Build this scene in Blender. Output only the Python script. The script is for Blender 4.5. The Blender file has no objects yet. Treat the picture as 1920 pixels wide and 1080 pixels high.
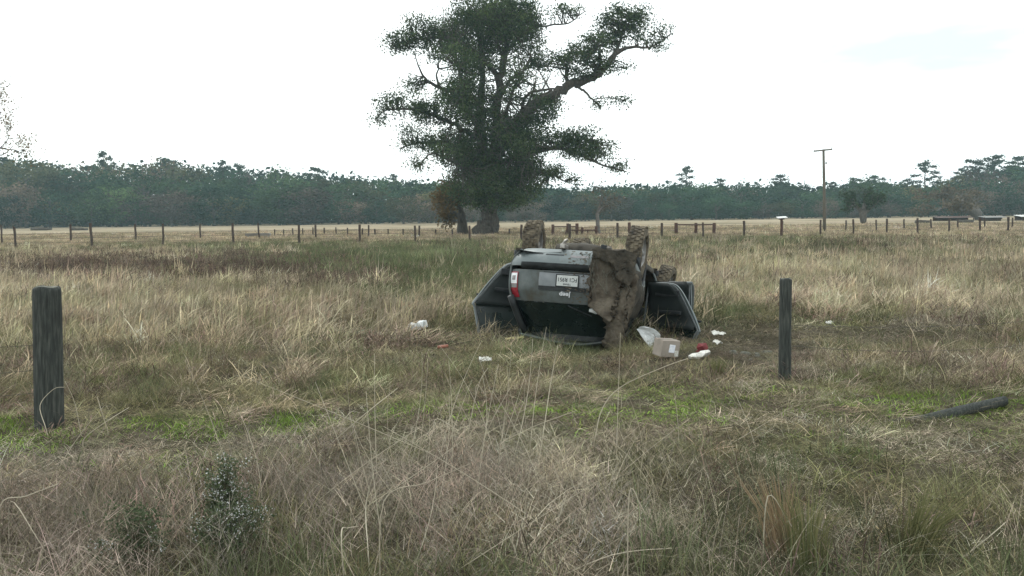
import bpy, bmesh, math, random
import numpy as np
from mathutils import Vector, Matrix, Euler

sc = bpy.context.scene
col = sc.collection
R = math.radians
rng = np.random.default_rng(11)
random.seed(5)

# ------------------------------------------------------------------ camera
FPX, CH = 1700.0, 1.8                     # focal length in photo pixels, eye height
PITCH, ROLL = math.atan(137 / 1700), R(-0.7)
cam = bpy.data.cameras.new('camera'); camo = bpy.data.objects.new('camera', cam); col.objects.link(camo)
cam.sensor_width = 36; cam.lens = 36 * FPX / 1920; cam.clip_start = 0.05; cam.clip_end = 6000
CAMR = Matrix.Rotation(math.pi / 2 - PITCH, 3, 'X') @ Matrix.Rotation(ROLL, 3, 'Z')
camo.matrix_world = Matrix.Translation((0, 0, CH)) @ CAMR.to_4x4()
sc.camera = camo

# ------------------------------------------------------------------ sky
HAZE = 0.00038
SUN_EL, SUN_AZ = R(42), R(-28)            # azimuth from +Y towards +X: behind thin cloud, ahead and to the left
wd = bpy.data.worlds.new('World'); sc.world = wd; wd.use_nodes = True
nt = wd.node_tree; nt.nodes.clear()
def N(t, typ, **kw):
    n = t.nodes.new(typ)
    for k, v in kw.items(): setattr(n, k, v)
    return n
wo = N(nt, 'ShaderNodeOutputWorld'); bg = N(nt, 'ShaderNodeBackground'); bg.inputs['Strength'].default_value = 0.1
sky = N(nt, 'ShaderNodeTexSky', sky_type='NISHITA', sun_disc=False)
sky.sun_elevation = SUN_EL; sky.sun_rotation = SUN_AZ; sky.air_density = 1.2; sky.dust_density = 3.0
tc = N(nt, 'ShaderNodeTexCoord'); mp = N(nt, 'ShaderNodeMapping'); mp.inputs['Scale'].default_value = (1, 1, 4.0)
mp.inputs['Location'].default_value = (0.35, 0.0, 0.2)
nz = N(nt, 'ShaderNodeTexNoise'); nz.inputs['Scale'].default_value = 1.9; nz.inputs['Detail'].default_value = 5
rp = N(nt, 'ShaderNodeValToRGB')
rp.color_ramp.elements[0].position = 0.265; rp.color_ramp.elements[0].color = (0.56, 0.66, 0.69, 1)
rp.color_ramp.elements[1].position = 0.375; rp.color_ramp.elements[1].color = (.94, 1, 1, 1)
sk = N(nt, 'ShaderNodeVectorMath', operation='SCALE'); sk.inputs['Scale'].default_value = 14.0
mx = N(nt, 'ShaderNodeMix', data_type='RGBA'); mx.inputs['Factor'].default_value = 0.9
L = nt.links.new
L(tc.outputs['Generated'], mp.inputs['Vector']); L(mp.outputs[0], nz.inputs['Vector']); L(nz.outputs['Fac'], rp.inputs['Fac'])
L(rp.outputs['Color'], sk.inputs[0]); L(sky.outputs[0], mx.inputs['A']); L(sk.outputs[0], mx.inputs['B'])
L(mx.outputs['Result'], bg.inputs['Color']); L(bg.outputs[0], wo.inputs['Surface'])

sun = bpy.data.lights.new('sun', 'SUN'); sun.energy = 1.0; sun.angle = R(18); sun.color = (1, 0.98, 0.94)
suno = bpy.data.objects.new('sun', sun); col.objects.link(suno)
sdir = Vector((math.sin(SUN_AZ) * math.cos(SUN_EL), math.cos(SUN_AZ) * math.cos(SUN_EL), math.sin(SUN_EL)))
suno.rotation_euler = sdir.to_track_quat('Z', 'Y').to_euler(); suno.location = (-20, 30, 40)

sc.view_settings.view_transform = 'Standard'; sc.view_settings.look = 'None'
sc.view_settings.exposure = 0.32; sc.view_settings.gamma = 1; sc.view_settings.use_curve_mapping = False
sc.cycles.max_bounces = 6; sc.cycles.transparent_max_bounces = 6; sc.cycles.volume_bounces = 1
sc.cycles.diffuse_bounces = 2; sc.cycles.use_denoising = True

# ------------------------------------------------------------------ noise, ground height, pixel helpers
_tab = np.random.default_rng(3).random((256, 256))
def vnoise(x, y, s, ox=0.0):
    x = np.asarray(x, float) / s + 500 + ox; y = np.asarray(y, float) / s + 500 + ox * 1.7
    xi = np.floor(x).astype(int); yi = np.floor(y).astype(int); fx = x - xi; fy = y - yi
    fx = fx * fx * (3 - 2 * fx); fy = fy * fy * (3 - 2 * fy)
    a = _tab[xi % 256, yi % 256]; b = _tab[(xi + 1) % 256, yi % 256]
    c = _tab[xi % 256, (yi + 1) % 256]; d = _tab[(xi + 1) % 256, (yi + 1) % 256]
    return (a * (1 - fx) + b * fx) * (1 - fy) + (c * (1 - fx) + d * fx) * fy
def fbm(x, y, s, ox=0.0):
    return (vnoise(x, y, s, ox) * .5 + vnoise(x, y, s / 2.1, ox + 7) * .3 + vnoise(x, y, s / 4.3, ox + 13) * .2)
def hgt(x, y):
    d = np.hypot(x, y)
    near = np.clip((60 - d) / 50, 0, 1)
    z = (fbm(x, y, 2.6) - .5) * 0.24 * near + (fbm(x, y, .8, 9) - .5) * .12 * np.clip((30 - d) / 20, 0, 1) + (fbm(x, y, 14, 31) - .5) * .18 * np.clip(d / 25, 0.2, 1)
    z = z - 0.16 * np.exp(-(((x - 1.9) / 2.2) ** 2 + ((y - 13.3) / 1.3) ** 2))     # the soft ground the car dug into
    return z
def hz(x, y): return float(hgt(np.array([x]), np.array([y]))[0])
def ray(px, py):
    return (CAMR @ Vector(((px - 960) / FPX, -(py - 540) / FPX, -1)))
def at_depth(px, py, Y):
    d = ray(px, py); t = Y / d.y
    return Vector((d.x * t, Y, CH + d.z * t))
def on_ground(px, py):
    d = ray(px, py); t = -CH / d.z
    for _ in range(8):
        p = Vector((d.x * t, d.y * t, 0)); t = (hz(p.x, p.y) - CH) / d.z
    return Vector((d.x * t, d.y * t, hz(d.x * t, d.y * t)))
_CI = np.array(CAMR.transposed())
def project(x, y, z):
    v = np.stack([x, y, z - CH]); c = _CI @ v
    return 960 + FPX * c[0] / -c[2], 540 - FPX * c[1] / -c[2]

# ------------------------------------------------------------------ scene helpers
def link(o, parent=None):
    col.objects.link(o)
    if parent is not None: o.parent = parent
    return o
def tag(o, label=None, cat=None, group=None, kind=None):
    if label: o['label'] = label
    if cat: o['category'] = cat
    if group: o['group'] = group
    if kind: o['kind'] = kind
    return o
def empty(name, loc=(0, 0, 0), rot=(0, 0, 0), parent=None):
    o = bpy.data.objects.new(name, None); o.empty_display_size = 0.1
    o.location = loc; o.rotation_euler = rot
    return link(o, parent)
def mesh_obj(name, v, f, mat=None, parent=None, smooth=False, shade=None, loc=None, rot=None):
    me = bpy.data.meshes.new(name)
    me.from_pydata([tuple(map(float, p)) for p in v], [], [tuple(map(int, q)) for q in f])
    if shade is not None:
        a = me.attributes.new('shade', 'FLOAT', 'POINT'); a.data.foreach_set('value', np.asarray(shade, np.float32))
    if mat: me.materials.append(mat)
    if smooth: me.polygons.foreach_set('use_smooth', [True] * len(me.polygons))
    me.update()
    o = bpy.data.objects.new(name, me)
    if loc is not None: o.location = loc
    if rot is not None: o.rotation_euler = rot
    return link(o, parent)
def quads_mesh(name, V, mat, shade=None):
    """V: (n,4,3) quads"""
    n = V.shape[0]; me = bpy.data.meshes.new(name)
    me.vertices.add(n * 4); me.vertices.foreach_set('co', V.reshape(-1).astype(np.float32))
    me.loops.add(n * 4); me.loops.foreach_set('vertex_index', np.arange(n * 4, dtype=np.int32))
    me.polygons.add(n); me.polygons.foreach_set('loop_start', np.arange(0, n * 4, 4, dtype=np.int32))
    if shade is not None:
        a = me.attributes.new('shade', 'FLOAT', 'POINT'); a.data.foreach_set('value', np.repeat(np.asarray(shade, np.float32), 4))
    me.materials.append(mat); me.update(calc_edges=True)
    return me
class MB:
    def __init__(s): s.v = []; s.f = []
    def add(s, v, f):
        b = len(s.v); s.v += [tuple(p) for p in v]; s.f += [tuple(i + b for i in q) for q in f]; return s
    def box(s, c, d, rot=None, bev=0.0):
        x, y, z = [k / 2 for k in d]; m = Matrix.Identity(3) if rot is None else Euler(rot).to_matrix()
        if bev <= 0:
            pts = [(-x, -y, -z), (x, -y, -z), (x, y, -z), (-x, y, -z), (-x, -y, z), (x, -y, z), (x, y, z), (-x, y, z)]
            fs = [(0, 3, 2, 1), (4, 5, 6, 7), (0, 1, 5, 4), (1, 2, 6, 5), (2, 3, 7, 6), (3, 0, 4, 7)]
        else:
            bm = bmesh.new(); bmesh.ops.create_cube(bm, size=1)
            for v in bm.verts: v.co = Vector((v.co.x * 2 * x, v.co.y * 2 * y, v.co.z * 2 * z))
            bmesh.ops.bevel(bm, geom=bm.edges[:], offset=bev, segments=2, profile=.5, affect='EDGES')
            bm.verts.index_update(); pts = [v.co[:] for v in bm.verts]; fs = [[v.index for v in f.verts] for f in bm.faces]; bm.free()
        return s.add([m @ Vector(p) + Vector(c) for p in pts], fs)
    def tube(s, pts, rad, n=6, cap=True):
        pts = [Vector(p) for p in pts]
        if not hasattr(rad, '__len__'): rad = [rad] * len(pts)
        rings = []; up = None
        for i, p in enumerate(pts):
            t = (pts[min(i + 1, len(pts) - 1)] - pts[max(i - 1, 0)])
            if t.length < 1e-9: t = Vector((0, 0, 1))
            t.normalize()
            if up is None: up = Vector((0, 1, 0)) if abs(t.y) < .9 else Vector((1, 0, 0))
            a = t.cross(up)
            if a.length < 1e-6: a = t.orthogonal()
            a.normalize(); b = a.cross(t).normalized(); up = b
            rings.append([p + (a * math.cos(2 * math.pi * k / n) + b * math.sin(2 * math.pi * k / n)) * rad[i] for k in range(n)])
        v = [q for r in rings for q in r]; f = []
        for i in range(len(pts) - 1):
            for k in range(n):
                f.append((i * n + k, i * n + (k + 1) % n, (i + 1) * n + (k + 1) % n, (i + 1) * n + k))
        if cap:
            f.append(tuple(range(n - 1, -1, -1))); f.append(tuple((len(pts) - 1) * n + k for k in range(n)))
        return s.add(v, f)
    def grid(s, P):
        """P: rows of points"""
        n = len(P[0]); v = [q for r in P for q in r]; f = []
        for i in range(len(P) - 1):
            for k in range(n - 1): f.append((i * n + k, i * n + k + 1, (i + 1) * n + k + 1, (i + 1) * n + k))
        return s.add(v, f)
    def lathe(s, prof, n, axis='x', c=(0, 0, 0)):
        """prof: (along, radius)"""
        v = []; f = []; m = len(prof)
        for k in range(n):
            a = 2 * math.pi * k / n
            for (u, r) in prof:
                q = (u, r * math.cos(a), r * math.sin(a)) if axis == 'x' else (r * math.cos(a), r * math.sin(a), u)
                v.append((q[0] + c[0], q[1] + c[1], q[2] + c[2]))
        for k in range(n):
            for i in range(m - 1): f.append((k * m + i, k * m + i + 1, ((k + 1) % n) * m + i + 1, ((k + 1) % n) * m + i))
        return s.add(v, f)
    def build(s, name, mat=None, parent=None, smooth=False, loc=None, rot=None):
        return mesh_obj(name, s.v, s.f, mat, parent, smooth, None, loc, rot)
def prism(poly, y0, y1, axes='xz'):
    """polygon (a,b) extruded along the third axis"""
    n = len(poly)
    def P(a, b, c): return (a, c, b) if axes == 'xz' else ((c, a, b) if axes == 'yz' else (a, b, c))
    v = [P(a, b, y0) for a, b in poly] + [P(a, b, y1) for a, b in poly]
    f = [tuple(range(n)), tuple(range(2 * n - 1, n - 1, -1))] + [(i, (i + 1) % n, n + (i + 1) % n, n + i) for i in range(n)]
    return v, f
def roughen(v, amt, seed=0, freq=3.0):
    r = np.random.default_rng(seed); ph = r.random((3, 3)) * 9; out = []
    for p in v:
        q = [math.sin(p[0] * freq * 2.1 + ph[k][0]) * math.sin(p[1] * freq * 1.7 + ph[k][1]) + math.sin(p[2] * freq * 2.3 + ph[k][2] + p[0] * freq) for k in range(3)]
        out.append((p[0] + amt * q[0] * .5, p[1] + amt * q[1] * .5, p[2] + amt * q[2] * .5))
    return out

# ------------------------------------------------------------------ materials
def mat_new(name):
    m = bpy.data.materials.new(name); m.use_nodes = True; t = m.node_tree; t.nodes.clear()
    out = N(t, 'ShaderNodeOutputMaterial'); return m, t, out
def ramp(t, fac, stops):
    r = N(t, 'ShaderNodeValToRGB'); e = r.color_ramp.elements
    while len(e) < len(stops): e.new(0.5)
    for i, (p, c) in enumerate(stops): e[i].position = p; e[i].color = (*c, 1)
    t.links.new(fac, r.inputs['Fac']); return r.outputs['Color']
def noise(t, scale, detail=5, vec=None, rough=.6, stretch=None):
    n = N(t, 'ShaderNodeTexNoise'); n.inputs['Scale'].default_value = scale; n.inputs['Detail'].default_value = detail; n.inputs['Roughness'].default_value = rough
    if vec is None: vec = N(t, 'ShaderNodeTexCoord').outputs['Object']
    if stretch:
        m = N(t, 'ShaderNodeMapping'); m.inputs['Scale'].default_value = stretch; t.links.new(vec, m.inputs['Vector']); vec = m.outputs[0]
    t.links.new(vec, n.inputs['Vector']); return n.outputs['Fac']
def surf(name, stops, scale=6, rough=.85, bump=.0, bscale=30, metallic=0.0, stretch=None, spec=.3, detail=6, dist=.01, coat=0):
    m, t, out = mat_new(name); b = N(t, 'ShaderNodeBsdfPrincipled')
    f = noise(t, scale, detail, stretch=stretch); t.links.new(ramp(t, f, stops), b.inputs['Base Color'])
    b.inputs['Roughness'].default_value = rough; b.inputs['Metallic'].default_value = metallic
    b.inputs['Specular IOR Level'].default_value = spec; b.inputs['Coat Weight'].default_value = coat
    if bump:
        bp = N(t, 'ShaderNodeBump'); bp.inputs['Strength'].default_value = bump; bp.inputs['Distance'].default_value = dist
        t.links.new(noise(t, bscale, 8, stretch=stretch), bp.inputs['Height']); t.links.new(bp.outputs[0], b.inputs['Normal'])
    t.links.new(b.outputs[0], out.inputs['Surface']); return m
def leafmat(name, c0, c1, trans=.35, inst=False, vary=0.0):
    """colour runs from c0 to c1 with the leaf's own tone; inst: multiplied with the clump's own tint"""
    m, t, out = mat_new(name); l = t.links.new
    a = N(t, 'ShaderNodeAttribute', attribute_name='shade')
    c = ramp(t, a.outputs['Fac'], [(0.0, c0), (1.0, c1)])
    if inst:
        ti = N(t, 'ShaderNodeAttribute', attribute_name='tint', attribute_type='INSTANCER')
        mu = N(t, 'ShaderNodeMix', data_type='RGBA', blend_type='MULTIPLY'); mu.inputs['Factor'].default_value = 1
        l(c, mu.inputs['A']); l(ti.outputs['Color'], mu.inputs['B']); c = mu.outputs['Result']
    if vary:                                   # every tree of the wood has its own tone
        oi = N(t, 'ShaderNodeObjectInfo'); v2 = ramp(t, oi.outputs['Random'], [(0, (1 - vary, 1 - vary, 1 - vary * .9)), (.5, (1, 1, 1)), (1, (1 + vary * 1.3, 1 + vary, 1 + vary * .7))])
        mu = N(t, 'ShaderNodeMix', data_type='RGBA', blend_type='MULTIPLY'); mu.inputs['Factor'].default_value = 1
        l(c, mu.inputs['A']); l(v2, mu.inputs['B']); c = mu.outputs['Result']
    d = N(t, 'ShaderNodeBsdfDiffuse'); tr = N(t, 'ShaderNodeBsdfTranslucent'); mxs = N(t, 'ShaderNodeMixShader'); mxs.inputs[0].default_value = trans
    l(c, d.inputs['Color']); l(c, tr.inputs['Color']); l(d.outputs[0], mxs.inputs[1]); l(tr.outputs[0], mxs.inputs[2]); l(mxs.outputs[0], out.inputs['Surface'])
    return m
M = {}
M['bark'] = surf('bark', [(.3, (.035, .03, .025)), (.55, (.08, .07, .058)), (.75, (.14, .125, .10))], 3, .95, .8, 9, stretch=(3, 3, .6), dist=.04)
M['bark_grey'] = surf('bark_grey', [(.3, (.07, .065, .06)), (.7, (.17, .155, .14))], 3, .95, .5, 9, stretch=(3, 3, .6), dist=.03)
M['post_wood'] = surf('post_wood', [(.28, (.018, .02, .018)), (.5, (.045, .05, .045)), (.72, (.10, .105, .09))], 14, .9, .9, 40, stretch=(4, 4, .35), dist=.012)
M['post_top'] = surf('post_top', [(.3, (.06, .06, .05)), (.6, (.15, .15, .12)), (.8, (.24, .23, .19))], 30, .95, .6, 60, dist=.006)
M['far_wood'] = surf('far_wood', [(.3, (.035, .026, .022)), (.7, (.085, .062, .05))], 3, .9)
M['rust_wood'] = surf('rust_wood', [(.3, (.05, .028, .022)), (.7, (.11, .06, .045))], 3, .9)
M['pole_wood'] = surf('pole_wood', [(.3, (.07, .062, .05)), (.7, (.17, .15, .12))], 3, .9, stretch=(4, 4, .3))
M['wire'] = surf('wire', [(.3, (.06, .055, .05)), (.7, (.15, .13, .11))], 20, .6, metallic=.6)
M['white'] = surf('white_paint', [(.3, (.62, .62, .6)), (.7, (.82, .82, .8))], 8, .6)
M['grey_metal'] = surf('grey_metal', [(.3, (.16, .17, .18)), (.7, (.3, .3, .3))], 5, .5, metallic=.5)
# ------------------------------------------------------------------ ground sheet
def build_ground():
    rr = np.concatenate([np.linspace(.3, 30, 150), np.geomspace(30.6, 120, 60), np.geomspace(125, 620, 30)])
    A = np.concatenate([np.linspace(R(40), R(140), 150), np.linspace(R(142), R(398), 50)])
    X = rr[:, None] * np.cos(A)[None]; Y = rr[:, None] * np.sin(A)[None]; Z = hgt(X, Y)
    na = len(A); v = np.stack([X, Y, Z], -1).reshape(-1, 3); f = []
    for i in range(len(rr) - 1):
        for k in range(na): f.append((i * na + k, (i + 1) * na + k, (i + 1) * na + (k + 1) % na, i * na + (k + 1) % na))
    f.append(tuple(range(na)))
    m, t, out = mat_new('pasture_soil'); l = t.links.new
    b = N(t, 'ShaderNodeBsdfPrincipled'); b.inputs['Roughness'].default_value = 1; b.inputs['Specular IOR Level'].default_value = 0
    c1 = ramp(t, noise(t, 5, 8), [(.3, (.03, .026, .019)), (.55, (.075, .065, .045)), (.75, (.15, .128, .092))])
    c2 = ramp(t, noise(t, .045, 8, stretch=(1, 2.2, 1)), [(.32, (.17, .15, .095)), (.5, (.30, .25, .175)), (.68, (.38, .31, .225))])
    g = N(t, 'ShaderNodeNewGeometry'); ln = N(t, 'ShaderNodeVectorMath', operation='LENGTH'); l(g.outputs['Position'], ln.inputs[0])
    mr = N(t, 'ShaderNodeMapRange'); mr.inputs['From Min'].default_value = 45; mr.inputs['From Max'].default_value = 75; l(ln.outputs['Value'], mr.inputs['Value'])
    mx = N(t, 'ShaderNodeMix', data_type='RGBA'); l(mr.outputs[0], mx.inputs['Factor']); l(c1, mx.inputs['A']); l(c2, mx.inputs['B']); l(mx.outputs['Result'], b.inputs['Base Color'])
    bp = N(t, 'ShaderNodeBump'); bp.inputs['Strength'].default_value = .6; bp.inputs['Distance'].default_value = .05; l(noise(t, 14, 8), bp.inputs['Height']); l(bp.outputs[0], b.inputs['Normal'])
    l(b.outputs[0], out.inputs['Surface'])
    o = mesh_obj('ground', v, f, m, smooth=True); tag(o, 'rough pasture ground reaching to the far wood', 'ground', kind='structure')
build_ground()

# ------------------------------------------------------------------ grass: tufts placed one by one, grown by geometry nodes
def tuft(name, mat, n, hmin, hmax, rad, width, lean, bend, wind=0.0, kink=0.0, seed=0, seg=3, twig=0.0, head=0.0, spread=.27):
    r = np.random.default_rng(seed); V = []; F = []; S = []
    def strip(p0, d, h, w, bnd, bd, sh, k=seg):
        a = r.random() * 6.283; side = Vector((math.cos(a), math.sin(a), 0)); p = Vector(p0); base = len(V)
        kk = r.integers(1, k + 1) if r.random() < kink else 99
        for i in range(k + 1):
            t = i / k; ww = w * (1 - t) ** .6 if i < k else 0
            if head > 0 and i == k - 1: ww = w * (1 + head * r.random())
            if i < k: V.extend([p - side * ww * .5, p + side * ww * .5]); S.extend([sh, sh])
            else: V.append(p.copy()); S.append(sh)
            d = (d + bd * bnd / k).normalized()
            if i == kk: d = (d + Vector((r.normal(), r.normal(), -.6)) * 1.0).normalized()
            p = p + d * (h / k)
        for i in range(k - 1): F.append((base + 2 * i, base + 2 * i + 1, base + 2 * i + 3, base + 2 * i + 2))
        F.append((base + 2 * k - 2, base + 2 * k - 1, base + 2 * k))
    for _ in range(n):
        a = r.random() * 6.283; q = rad * math.sqrt(r.random()); p0 = Vector((math.cos(a) * q, math.sin(a) * q, -.02))
        b = r.random() * 6.283; ln = abs(r.normal()) * lean
        d = Vector((math.cos(b) * ln + wind, math.sin(b) * ln, 1)).normalized()
        h = hmin + (hmax - hmin) * r.random() ** 1.3
        bd = Vector((math.cos(b) + wind * 2, math.sin(b), -.9)); sh = float(np.clip(r.normal(.45, spread), 0, 1))
        strip(p0, d, h, width * (.6 + .8 * r.random()), bend * (.4 + r.random()), bd, sh)
        if r.random() < twig:
            for _k in range(3):
                u = .4 + .6 * r.random(); a2 = r.random() * 6.283
                strip(p0 + d * h * u, Vector((math.cos(a2), math.sin(a2), .9)).normalized(), h * .22, width * .8, .2, Vector((0, 0, -1)), float(np.clip(sh + r.normal() * .15, 0, 1)), 2)
    me = bpy.data.meshes.new(name); me.from_pydata([tuple(p) for p in V], [], F)
    at = me.attributes.new('shade', 'FLOAT', 'POINT'); at.data.foreach_set('value', np.array(S, np.float32))
    me.materials.append(mat); me.update()
    return bpy.data.objects.new(name, me)           # source shape only: lives in the node tree of its field

def broadleaf(name, mat, n, hmax, rad, size, seed):
    r = np.random.default_rng(seed); Q = []; S = []
    for _ in range(n):
        a = r.random() * 6.283; q = rad * math.sqrt(r.random()); c = Vector((math.cos(a) * q, math.sin(a) * q, hmax * r.random()))
        u = Vector((r.normal(), r.normal(), r.normal() * .5)).normalized(); w = u.cross(Vector((r.normal() * .5, r.normal() * .5, 1))).normalized(); s = size * (.5 + r.random())
        Q.append([c, c + u * s * .5 + w * s * .35, c + u * s, c + u * s * .5 - w * s * .35]); S.append(float(np.clip(r.normal(.5, .25), 0, 1)))
    me = quads_mesh(name, np.array([[tuple(p) for p in q] for q in Q]), mat, S)
    return bpy.data.objects.new(name, me)

def field(name, srcs, P, rot, scl, tint, var, label, cat):
    me = bpy.data.meshes.new(name); n = len(P)
    me.vertices.add(n); me.vertices.foreach_set('co', P.astype(np.float32).reshape(-1))
    for nm, typ, dat, key in (('rot', 'FLOAT_VECTOR', rot, 'vector'), ('scl', 'FLOAT_VECTOR', scl, 'vector'), ('tint', 'FLOAT_COLOR', tint, 'color'), ('var', 'INT', var, 'value')):
        a = me.attributes.new(nm, typ, 'POINT'); a.data.foreach_set(key, np.ascontiguousarray(dat).reshape(-1).astype(np.int32 if typ == 'INT' else np.float32))
    me.update()
    o = link(bpy.data.objects.new(name, me)); tag(o, label, cat, kind='stuff')
    g = bpy.data.node_groups.new(name, 'GeometryNodeTree')
    g.interface.new_socket('Geometry', in_out='INPUT', socket_type='NodeSocketGeometry'); g.interface.new_socket('Geometry', in_out='OUTPUT', socket_type='NodeSocketGeometry')
    gi = N(g, 'NodeGroupInput'); go = N(g, 'NodeGroupOutput'); ip = N(g, 'GeometryNodeInstanceOnPoints'); jn = N(g, 'GeometryNodeJoinGeometry')
    for s in reversed(srcs):
        oi = N(g, 'GeometryNodeObjectInfo'); oi.inputs['Object'].default_value = s; oi.inputs['As Instance'].default_value = True
        g.links.new(oi.outputs['Geometry'], jn.inputs[0])
    def na(nm, t):
        a = N(g, 'GeometryNodeInputNamedAttribute', data_type=t); a.inputs['Name'].default_value = nm; return a.outputs['Attribute']
    g.links.new(gi.outputs[0], ip.inputs['Points']); g.links.new(jn.outputs[0], ip.inputs['Instance']); ip.inputs['Pick Instance'].default_value = True
    g.links.new(na('var', 'INT'), ip.inputs['Instance Index']); g.links.new(na('rot', 'FLOAT_VECTOR'), ip.inputs['Rotation']); g.links.new(na('scl', 'FLOAT_VECTOR'), ip.inputs['Scale'])
    g.links.new(ip.outputs[0], go.inputs[0])
    md = o.modifiers.new('grow', 'NODES'); md.node_group = g
    return o

grass_mat = leafmat('grass_blades', (.34, .35, .33), (1.6, 1.56, 1.5), .18, True)
# kind: (blades, hmin, hmax, rad, width, lean, bend, wind, kink, twig, head)
KINDS = {
    'straw':  (40, .20, .50, .17, .0042, .20, .65, .28, .06, .0, .8),
    'olive':  (42, .08, .33, .17, .0045, .40, .9, .08, .15, .0, 0),
    'green':  (50, .03, .10, .15, .0060, .45, .8, .0, .0, .0, 0),
    'rush':   (40, .16, .42, .17, .0042, .25, .5, .06, .05, .0, 0),
    'rust':   (28, .10, .34, .18, .0048, .35, .4, .0, .1, .9, .6),
    'thatch': (60, .05, .22, .21, .0036, .9, .55, .0, .35, .1, 0),
    'weed':   (34, .14, .62, .19, .0031, .34, .45, .03, .3, .6, 0),
}
TIERW = (1.0, 2.0, 4.2)
TONE = {'straw': (.45, .375, .275), 'olive': (.255, .232, .138), 'green': (.20, .30, .06), 'rush': (.135, .15, .082), 'rust': (.19, .14, .115), 'thatch': (.36, .31, .245), 'weed': (.36, .305, .25)}
LABEL = {'straw': 'pale blond dry tall grass standing in drifts across the pasture', 'olive': 'olive half dry grass covering the pasture', 'green': 'short fresh green grass in low patches by the posts',
         'rush': 'dark green upright rushes in clumps around the wreck', 'rust': 'rusty brown dead weeds in a band across the pasture', 'thatch': 'matted grey brown dead grass lying on the ground', 'weed': 'tangled tall grey brown dead weeds along the verge'}
srcs = {}
for ki, (k, p) in enumerate(KINDS.items()):
    srcs[k] = []
    for tier in range(3):
        nb = int(p[0] * (1, .8, .6)[tier]); rd = p[3] * (1, 1.5, 2.4)[tier]
        for vv in range(3):
            srcs[k].append(tuft(k + '_tuft', grass_mat, nb, p[1], p[2], rd, p[4] * TIERW[tier], p[5], p[6], p[7], p[8], 100 * ki + 10 * tier + vv, (4, 3, 2)[tier], p[9] if tier < 2 else p[9] * .5, p[10], (.27, .19, .15)[tier]))

def blob(u, v, spots):
    w = np.zeros_like(u)
    for (cu, cv, ru, rv, a) in spots:
        w = np.maximum(w, a * np.exp(-(((u - cu) / ru) ** 2 + ((v - cv) / rv) ** 2) ** 1.25))
    return w
# where each plant grows, as spots of the pasture given by the photo pixels of their ground
SPOTS = {
    'straw': [(400, 582, 480, 44, 4.2), (80, 575, 260, 52, 3.4), (620, 580, 200, 36, 3.2), (60, 480, 280, 14, 1.6), (300, 475, 220, 10, 1.3), (1650, 535, 420, 40, 4.6), (1420, 520, 180, 35, 3.0), (1850, 515, 260, 38, 4.0), (1280, 470, 200, 12, .8), (760, 610, 90, 24, 1.4), (1800, 455, 280, 8, 1.0)],
    'rush': [(790, 520, 170, 50, 8.0), (640, 490, 240, 22, 5.0), (870, 590, 40, 30, 1.2), (1040, 650, 70, 14, 3.0), (620, 725, 60, 22, 1.6), (740, 740, 40, 16, 1.2), (1345, 590, 40, 30, .8), (1640, 480, 200, 10, 1.4), (1420, 485, 140, 12, 1.4), (180, 525, 36, 16, 3.0), (420, 464, 320, 10, 2.2), (1500, 462, 420, 14, 1.4), (1350, 700, 40, 14, 1.6), (1500, 980, 90, 60, 1.6), (1880, 580, 40, 30, .8), (500, 985, 60, 40, 1.0)],
    'rust': [(240, 510, 230, 20, 6), (470, 505, 150, 20, 6.5), (620, 532, 110, 12, 4), (120, 505, 120, 16, 1.4), (350, 478, 40, 6, 2.2), (1730, 455, 110, 5, 2.0), (1620, 460, 60, 4, 1.6), (1860, 665, 90, 22, .6), (1850, 630, 120, 20, .5), (1180, 700, 110, 22, .5), (280, 740, 60, 24, .6), (1480, 940, 90, 40, 1.3), (700, 650, 100, 20, .6), (930, 930, 240, 60, .8)],
    'green': [(20, 810, 85, 40, 14), (310, 802, 100, 16, 9), (560, 792, 80, 16, 8), (820, 776, 110, 16, 7), (360, 880, 80, 18, 8), (1080, 772, 90, 18, 9), (1270, 750, 100, 24, 8), (1720, 745, 140, 24, 10), (1880, 755, 90, 28, 8), (1650, 890, 70, 24, 8), (1890, 830, 60, 24, 2.6), (1460, 740, 60, 14, 2.0), (430, 800, 60, 10, 2.0), (1560, 800, 60, 14, 1.0), (450, 640, 80, 14, .8)],
    'thatch': [(300, 850, 380, 30, 2.4), (900, 830, 340, 30, 2.0), (1250, 800, 160, 30, 1.6), (1500, 800, 320, 36, 2.4), (1700, 870, 320, 60, 2.4), (1560, 690, 150, 24, 1.8), (1420, 664, 140, 18, 4.5), (1600, 610, 260, 30, 1.8), (1380, 620, 100, 24, 2.0), (1750, 690, 260, 34, 1.6), (1680, 630, 120, 20, 1.6), (600, 770, 240, 14, 1.6), (200, 860, 220, 30, 1.6), (1650, 960, 320, 70, 1.3), (1880, 1000, 100, 90, 1.6), (1150, 830, 100, 14, 2.0), (1100, 690, 200, 30, 1.0)],
    'weed': [(900, 1010, 360, 130, 4.0), (120, 1010, 260, 100, 3.6), (1180, 1040, 200, 100, 3.4), (520, 1040, 180, 90, 2.4), (1460, 1050, 180, 60, 2.4), (1750, 1060, 240, 50, 1.6), (130, 760, 60, 30, 2.0), (1400, 740, 60, 20, .8)],
}
def scatter(d0, d1, dens, tier):
    a0 = 0.62; n = int((d1 * d1 - d0 * d0) * a0 * dens * 1.15)
    d = np.sqrt(rng.random(n) * (d1 * d1 - d0 * d0) + d0 * d0); x = (rng.random(n) * 2 - 1) * (d * a0 + 2.0); y = d
    return x, y, np.full(n, tier)
parts = [scatter(2.4, 7.5, 92, 0), scatter(7.5, 13, 85, 0), scatter(13, 26, 34, 1), scatter(26, 46, 14, 2), scatter(46, 75, 6.5, 2), scatter(75, 120, 2.2, 2)]
gx = np.concatenate([p[0] for p in parts]); gy = np.concatenate([p[1] for p in parts]); gt = np.concatenate([p[2] for p in parts])
gz = hgt(gx, gy)
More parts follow.
